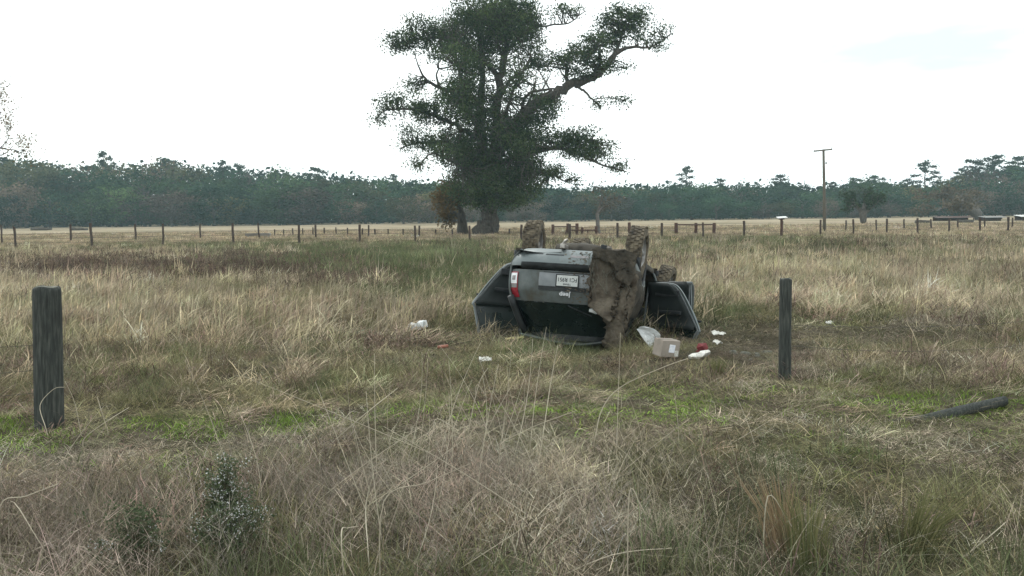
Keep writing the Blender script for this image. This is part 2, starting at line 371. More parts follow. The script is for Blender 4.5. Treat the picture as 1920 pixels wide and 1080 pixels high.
CAR = dict(x=0.69, y=12.62, yaw=R(-15))
cx_ = gx - CAR['x']; cy_ = gy - CAR['y']; lx = cx_ * math.cos(CAR['yaw']) + cy_ * math.sin(CAR['yaw']); ly = -cx_ * math.sin(CAR['yaw']) + cy_ * math.cos(CAR['yaw'])
bare = fbm(gx, gy, 1.0, 61) + .25 * (rng.random(len(gx)) - .5)
thinned = (bare < .38) & (np.hypot(gx, gy) < 34)
keep = ~((np.abs(lx) < .78) & (ly > .25) & (ly < 4.6))
def drop(px, py, r):
    global keep
    p = on_ground(px, py); keep &= ((gx - p.x) ** 2 + (gy - p.y) ** 2 > r * r)
drop(1250, 676, .30); drop(1250, 690, .2); drop(782, 622, .22); drop(1312, 678, .25); drop(1215, 655, .16)
gx, gy, gz, gt, thinned = gx[keep], gy[keep], gz[keep], gt[keep], thinned[keep]
gd = np.hypot(gx, gy)
# warp the spots so that the drifts have ragged edges
u, v = project(gx, gy, gz)
sc_ = np.clip(1500 / gd, 8, 400)
u = u + (fbm(gx, gy, 1.8, 3) - .5) * .9 * sc_; v = v + (fbm(gx, gy, 1.5, 17) - .5) * .30 * sc_
churn = np.clip(blob(u, v, [(1430, 640, 150, 34, 1.3), (1330, 655, 60, 24, 1.0), (1700, 632, 160, 22, .9), (1160, 700, 130, 16, .5), (1250, 800, 110, 14, .6)]), 0, 1)
names = list(KINDS)
W = np.stack([blob(u, v, SPOTS.get(k, [])) for k in names])
W[names.index('olive')] += 1.0
W[names.index('thatch')] += .35 * np.clip((16 - gd) / 8, 0, 1) + .12
W[names.index('straw')] += .13 * np.clip((gd - 5.5) / 3, 0, 1)
W[names.index('rust')] += .16
W[names.index('green')] += .10 * np.clip((12 - gd) / 3, 0, 1)
W[names.index('rush')] += .10 + 1.6 * np.clip((5.6 - gd) / 1.2, 0, 1)
far = np.clip((gd - 66) / 8, 0, 1); W[names.index('straw')] += 3.0 * far; W[names.index('olive')] *= (1 - .6 * far)
W *= (.25 + 1.5 * np.stack([fbm(gx, gy, 1.3 + .05 * i, 40 + 9 * i) for i in range(len(names))])) ** 3.4
W[:, rng.random(len(gx)) < churn * .55] *= 0; W[names.index('thatch')] += 1e-6
c = np.cumsum(W, 0); pick = (rng.random(len(gx))[None] * c[-1:] > c).sum(0)
hzone = .45 + .9 * fbm(gx, gy, 2.2, 77)
NT = 0
for i, k in enumerate(names):
    s = pick == i
    if not s.any(): continue
    n = int(s.sum()); NT += n; d = gd[s]
    P = np.stack([gx[s], gy[s], gz[s]], 1)
    rot = np.zeros((n, 3)); rot[:, 2] = rng.random(n) * 6.283 if KINDS[k][7] < .1 else rng.normal(0, .5, n)
    hs = hzone[s] * np.exp(rng.normal(0, .28, n))
    hs = np.where(thinned[s], hs * .4, hs)
    hs *= 1 - .42 * np.exp(-((P[:, 0] - 1.1) / 2.8) ** 4 - ((d - 12.2) / 1.5) ** 4)
    if k in ('olive', 'straw', 'thatch', 'rush', 'rust'): hs *= 1 - .52 * np.exp(-((d - 8.2) / 1.5) ** 4) - .18 * np.exp(-((d - 11) / 1.6) ** 4)
    px_ = P[:, 0] - CAR['x']; py_ = P[:, 1] - CAR['y']; l1 = px_ * math.cos(CAR['yaw']) + py_ * math.sin(CAR['yaw']); l2 = -px_ * math.sin(CAR['yaw']) + py_ * math.cos(CAR['yaw'])
    hs = np.where((np.abs(l1) < 1.5) & (l2 > -.55) & (l2 < .3), hs * 1.9, hs)        # left standing against the wreck
    cw = churn[s]; hs *= 1 - .6 * cw
    if k == 'rust': hs *= np.where(d > 20, 1.35, 1)
    if k in ('weed',): hs *= np.clip((7.6 - d) / 2.0, .45, 1.0)
    if k == 'straw': hs *= np.clip(.55 + (d - 8) / 14, .5, 1.05)
    hs = np.where(d > 60, hs * .62, hs)
    wsc = np.where(d > 75, 1.6, 1.0) * (.8 + .5 * rng.random(n))
    scl = np.stack([wsc, wsc, hs], 1)
    base = np.array(TONE[k]); j = rng.normal(0, .38 if k in ('weed', 'thatch') else .27, (n, 1)); big = (fbm(gx[s], gy[s], 3.0, 90 + i) - .5)[:, None]
    hue = rng.normal(0, .045, (n, 3)); tint = base * np.exp(j + big * 1.3 + hue)
    if k in ('olive', 'thatch', 'straw'):
        g = np.clip((fbm(gx[s], gy[s], 1.1, 55 + i) - .52) * 5, 0, 1)[:, None]; tint = tint * (1 - g * .5) + np.array((.135, .165, .06)) * g * .5
    if k == 'straw': tint = np.where(d[:, None] > 66, tint * np.array((1.0, .97, .98)), tint)
    tint = tint * np.array((.98, 1.0, .99)) * (1 - .5 * cw[:, None])
    if k == 'rust': tint = np.where(d[:, None] > 20, tint * .85, tint)
    tint = np.concatenate([np.clip(tint, .01, .8), np.ones((n, 1))], 1)
    var = gt[s].astype(int) * 3 + rng.integers(0, 3, n)
    field(dict(straw='dry_grass', olive='pasture_grass', green='short_grass', rush='rushes', rust='dead_weeds', thatch='matted_grass', weed='verge_weeds')[k], srcs[k], P, rot, scl, tint, var, LABEL[k], 'weeds' if k in ('weed', 'rust') else 'grass')
print('tufts', NT)
# ------------------------------------------------------------------ trees
def leaf_quads(C, size, r, flat=0.0):
    """one small leaf-shaped quad at every centre"""
    n = len(C); u = r.normal(size=(n, 3)); u[:, 2] *= (1 - flat); u /= np.linalg.norm(u, axis=1, keepdims=True)
    w = r.normal(size=(n, 3)); w -= u * (u * w).sum(1, keepdims=True); w /= np.linalg.norm(w, axis=1, keepdims=True)
    s = (size * (.55 + .9 * r.random(n)))[:, None]
    return np.stack([C - u * s * .5, C + w * s * .32, C + u * s * .5, C - w * s * .32], 1)
def polyline_smooth(P, k=4):
    P = [Vector(p) for p in P]; out = []
    for i in range(len(P) - 1):
        p0 = P[max(i - 1, 0)]; p1 = P[i]; p2 = P[i + 1]; p3 = P[min(i + 2, len(P) - 1)]
        for j in range(k):
            t = j / k; out.append(.5 * ((2 * p1) + (p2 - p0) * t + (2 * p0 - 5 * p1 + 4 * p2 - p3) * t * t + (3 * p1 - p0 - 3 * p2 + p3) * t ** 3))
    out.append(P[-1]); return out

oak_leaf = leafmat('oak_leaves', (.022, .038, .020), (.10, .135, .06), .35)
oak_leaf_brown = leafmat('browned_oak_leaves', (.06, .045, .02), (.20, .13, .055), .25)

def big_oak():
    D = 85.0; k = 600 / 1409.0; r = np.random.default_rng(21); S = D / FPX * k     # metres per crop pixel
    root0 = at_depth(680 + 545 * k, 440, D)
    def P(cx, cy, dy=0.0):
        p = at_depth(680 + cx * k, cy * k, D); p.y += dy
        return p
    limbs = [
        [(540, 1060, 50, 0), (545, 1030, 45, 0), (556, 985, 38, 0), (562, 920, 34, 0), (570, 800, 36, 0), (590, 640, 28, -.5), (594, 500, 22, -.8), (610, 350, 17, -.5), (625, 250, 13, 0), (640, 120, 9, .5), (645, 10, 5, .6), (650, -60, 3, .6)],
        [(560, 880, 30, 0), (535, 720, 25, 1), (520, 560, 22, 1.6), (520, 420, 17, 2), (530, 280, 12, 2), (505, 130, 7, 2.2), (470, 40, 4, 2.5), (450, -40, 2.5, 2.5)],
        [(575, 760, 30, 0), (615, 650, 28, -1), (680, 545, 25, -2), (760, 470, 23, -2.6), (830, 440, 22, -3), (900, 395, 19, -3), (1000, 365, 16, -3), (1060, 310, 13, -3), (1105, 255, 10, -3), (1170, 235, 6, -3), (1240, 235, 4, -3), (1310, 195, 2, -2.6)],
        [(1060, 310, 10, -3), (1110, 230, 7, -2.2), (1135, 165, 5, -2), (1180, 90, 3, -2)],
        [(1000, 365, 9, -3), (1030, 290, 6, -4), (1010, 250, 4, -4.4)],
        [(890, 400, 10, -3), (890, 330, 7, -2), (900, 270, 4, -1.6)],
        [(925, 400, 6, -3), (960, 420, 5, -3.4), (990, 455, 4, -3.6), (1022, 478, 2.5, -3.6), (1030, 495, 2, -3.6)], [(1000, 460, 2.5, -3.6), (1060, 452, 2, -3.6), (1130, 462, 1.5, -3.6)],
        [(520, 440, 12, 2), (430, 402, 9, 1), (335, 383, 8, .5), (275, 345, 5, 0), (245, 290, 3, 0)], [(335, 383, 6, .5), (322, 330, 4, .8), (330, 295, 3, 1)],
        [(528, 620, 14, 1), (440, 570, 11, -1), (370, 540, 9, -2), (250, 500, 6, -2.6), (130, 500, 3, -3), (75, 540, 2, -3)],
        [(545, 700, 13, 0), (430, 645, 10, 3), (330, 610, 8, 4), (200, 615, 5, 4.5), (140, 640, 2.5, 4.5)],
        [(555, 800, 12, 0), (470, 760, 9, -3), (390, 715, 6, -4), (320, 690, 4, -4.4), (270, 745, 2, -4.4)],
        [(590, 330, 11, 0), (500, 240, 8, -1), (400, 185, 6, -1.6), (270, 190, 4, -2), (160, 230, 2, -2)], [(530, 260, 7, 2), (440, 190, 5, 3), (330, 120, 4, 3.4), (300, 70, 2, 3.4)],
        [(590, 730, 16, 0), (720, 690, 11, -3), (850, 665, 8, -4), (950, 700, 6, -4.4), (1040, 740, 4, -4.4), (1135, 765, 2, -4.4)],
        [(590, 780, 14, 0), (700, 750, 9, 3), (830, 755, 6, 4), (900, 790, 3, 4.4)], [(840, 668, 6, -4), (930, 630, 5, -3.4), (1010, 630, 3, -3)],
        [(630, 230, 7, 0), (720, 130, 5, .6), (830, 100, 4, 1), (910, 92, 3, 1), (960, 55, 2, 1), (990, 35, 1.5, 1)],
        [(605, 420, 9, 0), (650, 345, 7, 1.4), (690, 310, 5, 2), (750, 270, 3, 2)], [(610, 640, 12, 0), (700, 480, 8, 3), (740, 420, 6, 4), (760, 350, 4, 4)],
        [(625, 270, 6, 0), (590, 190, 5, -1), (560, 110, 3, -1.4)], [(690, 540, 9, -2), (720, 440, 6, -3.4), (800, 420, 5, -4), (860, 420, 3, -4.4)],
        [(570, 700, 12, 0), (620, 560, 9, -4), (660, 440, 6, -5), (690, 380, 4, -5)], [(560, 720, 12, 0), (500, 560, 9, -4), (460, 440, 6, -5), (430, 330, 4, -5)],
    ]
    root = empty('oak_tree', (root0.x, D, hz(root0.x, D))); o0 = root.location.copy()
    tag(root, 'huge spreading evergreen oak alone in the pasture behind the wrecked car', 'tree')
    tr = MB(); nodes = []
    for lm in limbs:
        pts = [P(a, b, dy) - o0 for a, b, _, dy in lm]; rad = [max(c * S, .035) for _, _, c, _ in lm]
        sm = polyline_smooth(pts, 5); rs = np.interp(np.linspace(0, 1, len(sm)), np.linspace(0, 1, len(rad)), rad)
        sm2 = [p + Vector(r.normal(0, 1, 3)) * .25 * float(q) for p, q in zip(sm, rs)]; sm2[0] = sm[0]
        tr.tube(sm2, list(rs), 9); nodes += [(p, float(q)) for p, q in zip(sm2, rs)]
    for a in range(7):                                     # flared roots
        an = a / 7 * 6.283 + r.random() * .5; h0 = Vector((math.cos(an) * .55, math.sin(an) * .55, 1.3)); h1 = Vector((math.cos(an) * .8, math.sin(an) * .8, .4)); h2 = Vector((math.cos(an) * 1.2, math.sin(an) * 1.2, -.12))
        tr.tube(polyline_smooth([h0, h1, h2], 4), list(np.linspace(.34, .12, 9)), 7)
    ell = [(600, 40, 150, 70), (480, 45, 100, 50), (420, 90, 70, 60), (560, 110, 110, 80), (690, 60, 100, 70), (720, 150, 80, 80), (650, 190, 70, 60), (540, 180, 70, 60), (260, 150, 90, 60), (160, 215, 45, 40), (330, 220, 90, 55), (215, 195, 70, 50), (420, 170, 70, 60), (340, 120, 60, 45),
           (440, 290, 70, 45), (500, 260, 50, 60), (420, 400, 80, 50), (430, 470, 90, 70), (480, 370, 60, 60), (140, 470, 60, 55), (230, 480, 90, 55), (220, 385, 35, 45), (300, 520, 90, 50), (100, 540, 35, 28), (300, 610, 110, 55), (160, 620, 45, 35), (420, 620, 110, 80), (500, 720, 110, 80), (400, 690, 70, 40),
           (268, 735, 26, 34), (460, 830, 110, 75), (580, 870, 130, 70), (690, 830, 120, 75), (560, 780, 110, 80), (640, 740, 120, 70), (560, 580, 80, 120), (640, 600, 80, 100), (700, 580, 90, 90), (780, 510, 70, 60), (720, 660, 110, 60), (850, 620, 90, 45), (950, 620, 80, 50), (1030, 670, 65, 45), (1095, 740, 45, 30), (960, 690, 70, 40), (900, 660, 80, 40), (850, 750, 70, 35), (760, 740, 90, 50), (940, 780, 50, 18),
           (880, 290, 65, 42), (960, 280, 80, 45), (1030, 320, 60, 35), (940, 345, 70, 30), (1010, 220, 60, 40), (1080, 190, 70, 45), (1150, 110, 85, 55), (1060, 110, 55, 35), (1200, 80, 45, 35), (1130, 60, 45, 25), (1310, 160, 45, 25), (1220, 200, 55, 25), (1285, 225, 40, 25), (1190, 150, 50, 40), (1128, 322, 32, 14), (1020, 480, 20, 18), (1105, 460, 38, 13), (940, 230, 40, 22),
           (700, 370, 55, 45), (790, 290, 50, 35), (660, 440, 50, 60), (760, 400, 40, 30), (860, 40, 60, 24), (930, 35, 60, 26), (760, 260, 50, 40), (830, 470, 40, 25), (560, 440, 60, 70), (590, 300, 60, 50), (470, 530, 60, 60), (180, 560, 50, 35)]
    thin = {(860, 40), (930, 35), (700, 370), (660, 440), (790, 290), (760, 260), (1310, 160), (1285, 225), (1220, 200), (140, 470), (160, 620), (100, 540), (1095, 740), (940, 780), (590, 300), (560, 440), (180, 560), (760, 400), (1190, 150)}
    cen = []
    NP = np.array([tuple(p) for p, _ in nodes])
    for (a, b, ra, rb) in ell:
        vol = ra * rb; dens = .0088 if (a, b) not in thin else .0052
        c0 = P(a, b) - o0; dd = np.hypot(NP[:, 0] - c0.x, NP[:, 2] - c0.z); dn = NP[dd.argmin(), 1]
        edge = min(1, max(.25, 1 - abs(a - 590) / 800)); nlay = 3 if (abs(a - 590) < 230 and b > 0) else 2
        for _ in range(int(vol * dens * nlay / 2 + 4)):
            q = r.normal(size=3); q /= np.linalg.norm(q); q *= r.random() ** .38
            dep = dn + (r.normal() * 3.2 * edge if nlay == 3 else r.normal() * 1.1 * edge) + q[1] * (ra + rb) / 2 * S
            cen.append((c0.x + q[0] * ra * S, dep, c0.z - q[2] * rb * S))
    cen = np.array(cen)
    tw = MB()
    for c in cen:                                           # a twig to each leaf spray
        dd = ((NP - c) ** 2).sum(1) + .6 * np.maximum(NP[:, 2] - c[2], 0); j = dd.argmin(); p = Vector(NP[j]); e = Vector(c); dist = (e - p).length
        if dist > 4.6: continue
        mid = p.lerp(e, .5) + Vector(r.normal(0, .16 * dist, 3)) + Vector((0, 0, -.05 * dist))
        tw.tube([p, mid, e], [min(.05 + .01 * dist, nodes[j][1]), .035, .016], 4, cap=False)
    tr.build('trunk', M['bark'], root, True); tw.build('twigs', M['bark'], root)
    m = 36; off = r.normal(size=(len(cen), m, 3)) * np.array((.45, .45, .28)); LC = (cen[:, None] + off).reshape(-1, 3)
    tone = np.clip(np.repeat(r.normal(.42, .24, len(cen)), m) + r.normal(0, .18, len(LC)), 0, 1)
    me = quads_mesh('crown', leaf_quads(LC, .185, r), oak_leaf, tone)
    link(bpy.data.objects.new('crown', me), root); print('oak leaves', len(LC))
big_oak()

def small_tree(name, px, py, ptop, D, wpx, label, leafm, dens=1.0, bark='bark', lean=0.0, seed=1, leaf=.2, bare=False, trunk_r=.2, trunk_frac=.3, group=None):
    """a branching tree: base at photo pixel (px,py) and depth D, top at ptop, crown about wpx wide"""
    r = np.random.default_rng(seed); b = at_depth(px, py, D); z0 = hz(b.x, D); H = at_depth(px, ptop, D).z - z0; Wd = wpx * D / FPX / 2
    root = empty(name, (b.x, D, z0)); tag(root, label, 'tree', group)
    tr = MB(); tips = []
    def grow(p, d, ln, rad, lev):
        pts = [p]; rs = [rad]; q = p.copy(); dd = d.copy(); n = 4
        for i in range(n):
            dd = (dd + Vector(r.normal(0, .16 + .05 * lev, 3)) + Vector((0, 0, .05))).normalized(); q = q + dd * ln / n; pts.append(q.copy()); rs.append(rad * (1 - .45 * (i + 1) / n))
        tr.tube(pts, rs, 6 if lev < 2 else 4, cap=lev == 0)
        if lev >= 2: tips.extend(pts[1:])
        if lev < 4:
            for c in range(3 if lev < 3 else 2):
                a = r.random() * 6.283; sp = .55 + .35 * r.random(); side = dd.orthogonal().normalized(); side = Matrix.Rotation(a, 3, dd) @ side
                nd = (dd * math.cos(sp) + side * math.sin(sp)); nd.x *= 1.15; nd.y *= 1.15
                src = pts[-1] if c == 0 else pts[r.integers(2, n + 1)]
                grow(src, nd.normalized(), ln * (.62 + .2 * r.random()), rs[-1] * .72, lev + 1)
    tl = H * trunk_frac; grow(Vector((0, 0, -.1)), Vector((lean, 0, 1)).normalized(), tl, trunk_r, 0)
    V = np.array(tr.v); T = np.array([tuple(p) for p in tips])
    wmax = max(np.abs(V[:, 0]).max(), .1); hmax = V[:, 2].max(); fx = Wd / wmax; fz = H / hmax
    f = np.array((fx, fx, fz)); lowz = np.clip(V[:, 2:3] / (tl * .8), 0, 1)
    sc_ = 1 + (f - 1) * np.concatenate([lowz, lowz, np.ones_like(lowz)], 1); V = V * sc_
    tr.v = [tuple(p) for p in V]; T = T * f
    tr.build('trunk', M[bark], root, True)
    if leafm is not None:
        m = max(1, int(9 * dens)); T = T[r.random(len(T)) < min(1, dens * 1.2)]
        C = (T[:, None] + r.normal(size=(len(T), m, 3)) * .28).reshape(-1, 3)
        tone = np.clip(np.repeat(r.normal(.5, .2, len(T)), m) + r.normal(0, .12, len(C)), 0, 1)
        link(bpy.data.objects.new('crown', quads_mesh('crown', leaf_quads(C, leaf, r), leafm, tone)), root)
    return root
wood_leaf_dim = leafmat('dim_green_leaves', (.02, .036, .02), (.06, .085, .045), .25)
olive_leaf = leafmat('olive_leaves', (.05, .06, .028), (.12, .13, .06), .25)
grey_leaf = leafmat('withered_leaves', (.07, .06, .045), (.17, .14, .10), .25)
small_tree('oak_tree', 868, 443, 330, 90, 110, 'slimmer tree with browned leaves close beside the huge oak', oak_leaf_brown, .9, seed=4, leaf=.26, trunk_r=.62, trunk_frac=.36)
small_tree('pasture_tree', 1123, 444, 338, 80, 92, 'small gnarled leaf-shedding tree standing by the corral rails', grey_leaf, .35, 'bark_grey', seed=9, leaf=.16, trunk_r=.2)
small_tree('pasture_tree', 1619, 420, 352, 118, 100, 'low olive green tree with short stout trunk alone beyond the fence past the utility pole', wood_leaf_dim, .6, seed=12, leaf=.34, trunk_r=.34, trunk_frac=.2)
small_tree('pasture_tree', -28, 452, 135, 72, 240, 'sparse nearly leafless tree whose twig tips reach in beside the fence', oak_leaf_brown, .8, 'bark', seed=15, leaf=.15, trunk_r=.26)

small_tree('pasture_tree', 1832, 414, 346, 152, 190, 'broad greyish brown thicket tree behind the low cattle sheds', grey_leaf, .9, 'bark_grey', seed=23, leaf=.42, trunk_r=.3, trunk_frac=.14)
# ------------------------------------------------------------------ the wood across the pasture
wood_leaf = [leafmat('wood_leaves_dark', (.010, .028, .017), (.042, .085, .048), .2, False, .6), leafmat('wood_leaves_green', (.020, .044, .020), (.075, .125, .055), .2, False, .6), leafmat('wood_leaves_olive', (.045, .052, .026), (.13, .13, .065), .2, False, .6),
             leafmat('wood_leaves_brown', (.065, .052, .042), (.17, .14, .11), .2, False, .6), leafmat('pine_needles', (.012, .026, .017), (.045, .068, .042), .15)]
def wood_tree_mesh(kind, seed):
    """unit tree, 1 m tall, crown and trunk meshes"""
    r = np.random.default_rng(seed); tr = MB(); C = []
    if kind == 'pine':
        tr.tube([(0, 0, -.02), (.01, 0, .4), (-.005, .01, .7), (0, 0, .95)], [.016, .013, .009, .003], 6)
        for i in range(13):
            h = .5 + .48 * (i / 12) ** .9; a = i * 2.4 + r.random(); ln = (.20 - .15 * (i / 12) ** 2) * (.6 + .6 * r.random())
            e = Vector((math.cos(a) * ln, math.sin(a) * ln, h + .03)); tr.tube([(0, 0, h - .03), tuple(e * .5 + Vector((0, 0, h * .5 - .005))), tuple(e)], [.005, .004, .002], 4, cap=False)
            for k in range(4): C.append((e.x * (.55 + .2 * k) + r.normal() * .012, e.y * (.55 + .2 * k) + r.normal() * .012, h + .02 + r.normal() * .012, .045, .022))
        C.append((0, 0, .975, .05, .03)); m = 26; ls = .03
    elif kind == 'bare':
        pass
    else:
        hb = .0
        tr.tube([(0, 0, -.03), (.01, 0, .2), (-.01, .01, .45), (0, 0, .7)], [.028, .022, .016, .006], 6)
        for i in range(9):
            a = i * 2.4 + r.random(); h = .28 + .05 * i; ln = .22 + .12 * r.random(); e = (math.cos(a) * ln, math.sin(a) * ln, h + .16)
            tr.tube([(0, 0, h - .06), (e[0] * .5, e[1] * .5, h + .06), e], [.011, .008, .003], 5, cap=False)
        nl = 40
        for i in range(nl):
            q = r.normal(size=3); q /= np.linalg.norm(q); q *= (.5 + .5 * r.random() ** .5); rr = .40 * (.85 + .3 * r.random())
            zc = hb + (1 - hb) * .52
            C.append((q[0] * rr, q[1] * rr, zc + q[2] * (1 - hb) * .46, .11 + .05 * r.random(), .07 + .035 * r.random()))
        m = 48; ls = .046
    cc = []; tone = []
    for (x, y, z, s, sz) in C:
        tcl = r.normal(.40, .22) + .55 * (z - .5)  # leaves lighten towards the crown top: light from above put into the tone
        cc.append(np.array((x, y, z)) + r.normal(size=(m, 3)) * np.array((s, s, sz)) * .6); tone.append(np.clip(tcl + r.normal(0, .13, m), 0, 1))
    cc = np.concatenate(cc); cc[:, 2] = np.maximum(cc[:, 2], .02)
    return tr, leaf_quads(cc, ls, r, .3), np.concatenate(tone)
protos = {}
def proto(kind, mi, seed):
    key = (kind, mi, seed)
    if key not in protos:
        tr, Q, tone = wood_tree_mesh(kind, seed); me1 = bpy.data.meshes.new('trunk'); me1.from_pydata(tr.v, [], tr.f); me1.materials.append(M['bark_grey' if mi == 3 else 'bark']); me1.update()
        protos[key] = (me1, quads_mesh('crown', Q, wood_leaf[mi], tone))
    return protos[key]
def wood_tree(name, x, y, H, wr, kind, mi, seed, label, group, rz):
    a, b = proto(kind, mi, seed); root = empty(name, (x, y, hz(x, y)), (0, 0, rz)); root.scale = (H * wr, H * wr, H); tag(root, label, 'tree', group)
    link(bpy.data.objects.new('trunk', a), root); link(bpy.data.objects.new('crown', b), root)
    return root
TOPX = [-300, 0, 60, 150, 205, 260, 330, 420, 500, 560, 620, 700, 760, 830, 900, 1000, 1100, 1200, 1260, 1300, 1350, 1400, 1470, 1520, 1570, 1620, 1680, 1740, 1790, 1840, 1900, 2220]
TOPY = [290, 306, 300, 306, 302, 306, 303, 312, 318, 321, 326, 333, 336, 341, 345, 348, 350, 347, 346, 348, 344, 348, 338, 352, 350, 338, 345, 350, 330, 316, 312, 306]
KL = {('oak', 0): 'dense dark green broadleaf tree in the far wood', ('oak', 1): 'mid green rounded broadleaf tree in the far wood', ('oak', 2): 'olive tinted rounded tree in the far wood', ('oak', 3): 'greyish brown leaf-shedding tree in the far wood', ('bush', 2): 'low olive bushy tree at the foot of the far wood', ('bush', 3): 'low brownish scrub bush at the foot of the far wood', ('bush', 0): 'low dark green bush at the foot of the far wood'}
rw = np.random.default_rng(8)
MARKS = [(-40, 'behind the sparse twiggy tree'), (130, 'behind the thick near post'), (320, 'behind the fence before the trough'), (484, 'behind the pale feed trough'), (650, 'behind the low stakes'), (860, 'behind the huge oak'), (1000, 'between oak and corral'), (1120, 'behind the corral'), (1300, 'behind the gate frame'), (1400, 'between gate frame and white feeder'), (1480, 'behind the white feeder'), (1546, 'behind the utility pole'), (1625, 'behind the stout olive tree'), (1733, 'below the tiered pine'), (1790, 'behind the dark cattle shed'), (1860, 'behind the pale-roofed shed'), (1950, 'behind the white-roofed shed')]
def where(px): return min(MARKS, key=lambda m: abs(m[0] - px))[1]
for row, (D, n, sc0) in enumerate([(222, 58, .62), (236, 54, .86), (256, 54, 1.0)]):
    for i in range(n):
        px = -150 + 2220 * (i + .5 + rw.normal() * .28) / n; Dj = D + rw.normal() * 4; top = np.interp(px, TOPX, TOPY)
        x = (px - 960) / FPX * Dj; hor = 414.7 - 23.5 * px / 1920; H = (hor - top) / FPX * Dj * math.cos(PITCH) + CH
        H *= sc0 * (1 + rw.normal() * .10) if row < 2 else (1 + rw.normal() * .035)
        if row == 0: H *= (.6 + .55 * rw.random())
        g = fbm(np.array([x]), np.array([Dj]), 60, 5)[0]
        mi = int(rw.choice([0, 1, 2, 3], p=[.28, .28, .20, .24] if row == 0 else [.38, .32, .16, .14])); kind = 'oak'
        if row == 0 and H < 6.5: kind = 'bush'; mi = {0: 0, 1: 0, 2: 2, 3: 3}[mi]
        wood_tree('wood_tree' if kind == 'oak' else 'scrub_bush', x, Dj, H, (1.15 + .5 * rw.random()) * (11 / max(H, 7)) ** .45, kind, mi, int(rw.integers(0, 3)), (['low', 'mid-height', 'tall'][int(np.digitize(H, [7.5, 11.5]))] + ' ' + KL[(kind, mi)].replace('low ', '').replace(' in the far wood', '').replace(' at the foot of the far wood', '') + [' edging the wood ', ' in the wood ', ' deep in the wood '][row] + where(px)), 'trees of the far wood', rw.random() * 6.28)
# pines rising above the wood
for (px, top, wr, lab, sd) in [(204, 288, .85, 'lone flat-topped pine rising above the wood far behind the thick near post', 31), (425, 305, .9, None, 33), (455, 310, .9, None, 31), (320, 300, 1.3, None, 32), (600, 317, 1.2, None, 31), (742, 329, .8, None, 33),
                               (1288, 315, .95, 'tall thin open-crowned pine rising above the wood near the utility pole', 34), (1350, 337, 1.2, None, 32), (1462, 330, 1.5, None, 33), (1640, 331, 1.5, None, 31), (1600, 335, 1.3, None, 32), (1733, 307, 1.25, 'tall bushy tiered pine standing clear of the wood beyond the fence', 35), (1825, 302, 1.5, None, 31), (1862, 295, 1.6, None, 32), (1905, 297, 1.5, None, 33), (1945, 292, 1.5, None, 31), (1800, 318, 1.2, None, 33), (1700, 337, 1.2, None, 31), (20, 299, 1.3, None, 33), (1560, 343, 1.2, None, 33)]:
    D = 262 + rw.normal() * 5; x = (px - 960) / FPX * D; hor = 414.7 - 23.5 * px / 1920; H = (hor - top) / FPX * D + CH
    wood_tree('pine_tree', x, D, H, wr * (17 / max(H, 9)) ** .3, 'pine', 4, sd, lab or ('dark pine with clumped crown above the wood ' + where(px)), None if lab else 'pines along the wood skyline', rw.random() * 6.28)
# the depth of the wood behind its edge reads as one mass
def wood_mass():
    r = np.random.default_rng(77); C = []
    for _ in range(6500):
        px = -500 + 2920 * r.random(); D = 268 + 50 * r.random(); top = np.interp(px, TOPX, TOPY) + 5; x = (px - 960) / FPX * D; hor = 414.7 - 23.5 * px / 1920
        H = (hor - top) / FPX * D + CH; z = H * (r.random() ** 1.1) * .97
        C.append(np.array((x, D, z)) + r.normal(size=(12, 3)) * np.array((1.4, 1.4, .9)))
    for _ in range(2600): C.append(np.array((-260 + 520 * r.random(), 292 + 26 * r.random(), 5.5 * r.random())) + r.normal(size=(12, 3)) * np.array((1.5, 1.3, .9)))
    C = np.concatenate(C); tone = np.clip(np.repeat(r.normal(.45, .2, 9100), 12) + r.normal(0, .1, len(C)), 0, 1)
    o = link(bpy.data.objects.new('wood', quads_mesh('wood', leaf_quads(C, 1.3, r), wood_leaf[0], tone))); tag(o, 'deep dark green wood closing off the pasture', 'wood', kind='stuff')
wood_mass()

# ------------------------------------------------------------------ far fences, corral, pole, feeder, sheds
def base_depth(px, py):
    hor = 414.7 - 23.5 * px / 1920; return FPX * CH / (py - hor)
def post_mesh(r, h, seed, n=8):
    rr = np.random.default_rng(seed); m = MB(); pts = [(rr.normal() * .01, rr.normal() * .01, z) for z in np.linspace(-.3, h, 5)]
    m.tube(pts, [r * (1 + rr.normal() * .06) for _ in pts], n); me = bpy.data.meshes.new('post'); me.from_pydata([tuple(p) for p in m.v], [], m.f); return me
def fence(name, spots, label, r=.07, mat='far_wood', wires=(.3, .6, .9, 1.2), wire_r=.006, hdef=1.35, ext=()):
    """spots: (px, base py, top py or None)"""
    P = []
    D0 = [base_depth(s[0], s[1]) for s in spots]; cf = np.polyfit([s[0] for s in spots], D0, 1) if len(spots) > 3 else None
    for (px, py, tp), d in zip(spots, D0):
        D = float(np.polyval(cf, px)) if cf is not None else d
        b = at_depth(px, py, D); z0 = hz(b.x, D); h = at_depth(px, tp, D).z - z0 if tp else hdef; P.append((Vector((b.x, D, z0)), h))
    root = empty(name, P[0][0]); tag(root, label, 'fence'); o0 = P[0][0]
    for i, (p, h) in enumerate(P):
        me = post_mesh(r * (1 + .25 * random.random()), h, i); me.materials.append(M[mat]); o = bpy.data.objects.new('post', me); o.location = p - o0; o.rotation_euler = (random.gauss(0, .02), random.gauss(0, .02), 0); link(o, root)
    ends = [p for p, _ in P]
    if wires:
        d = (ends[-1] - ends[0]).normalized()
        line = ([ends[0] - d * ext[0]] if ext else []) + ends + ([ends[-1] + d * ext[1]] if ext else [])
        for w in wires:
            m = MB(); m.tube([(p - o0) + Vector((0, 0, w)) for p in line], wire_r, 4); m.build('wire', M['wire'], root)
    return root
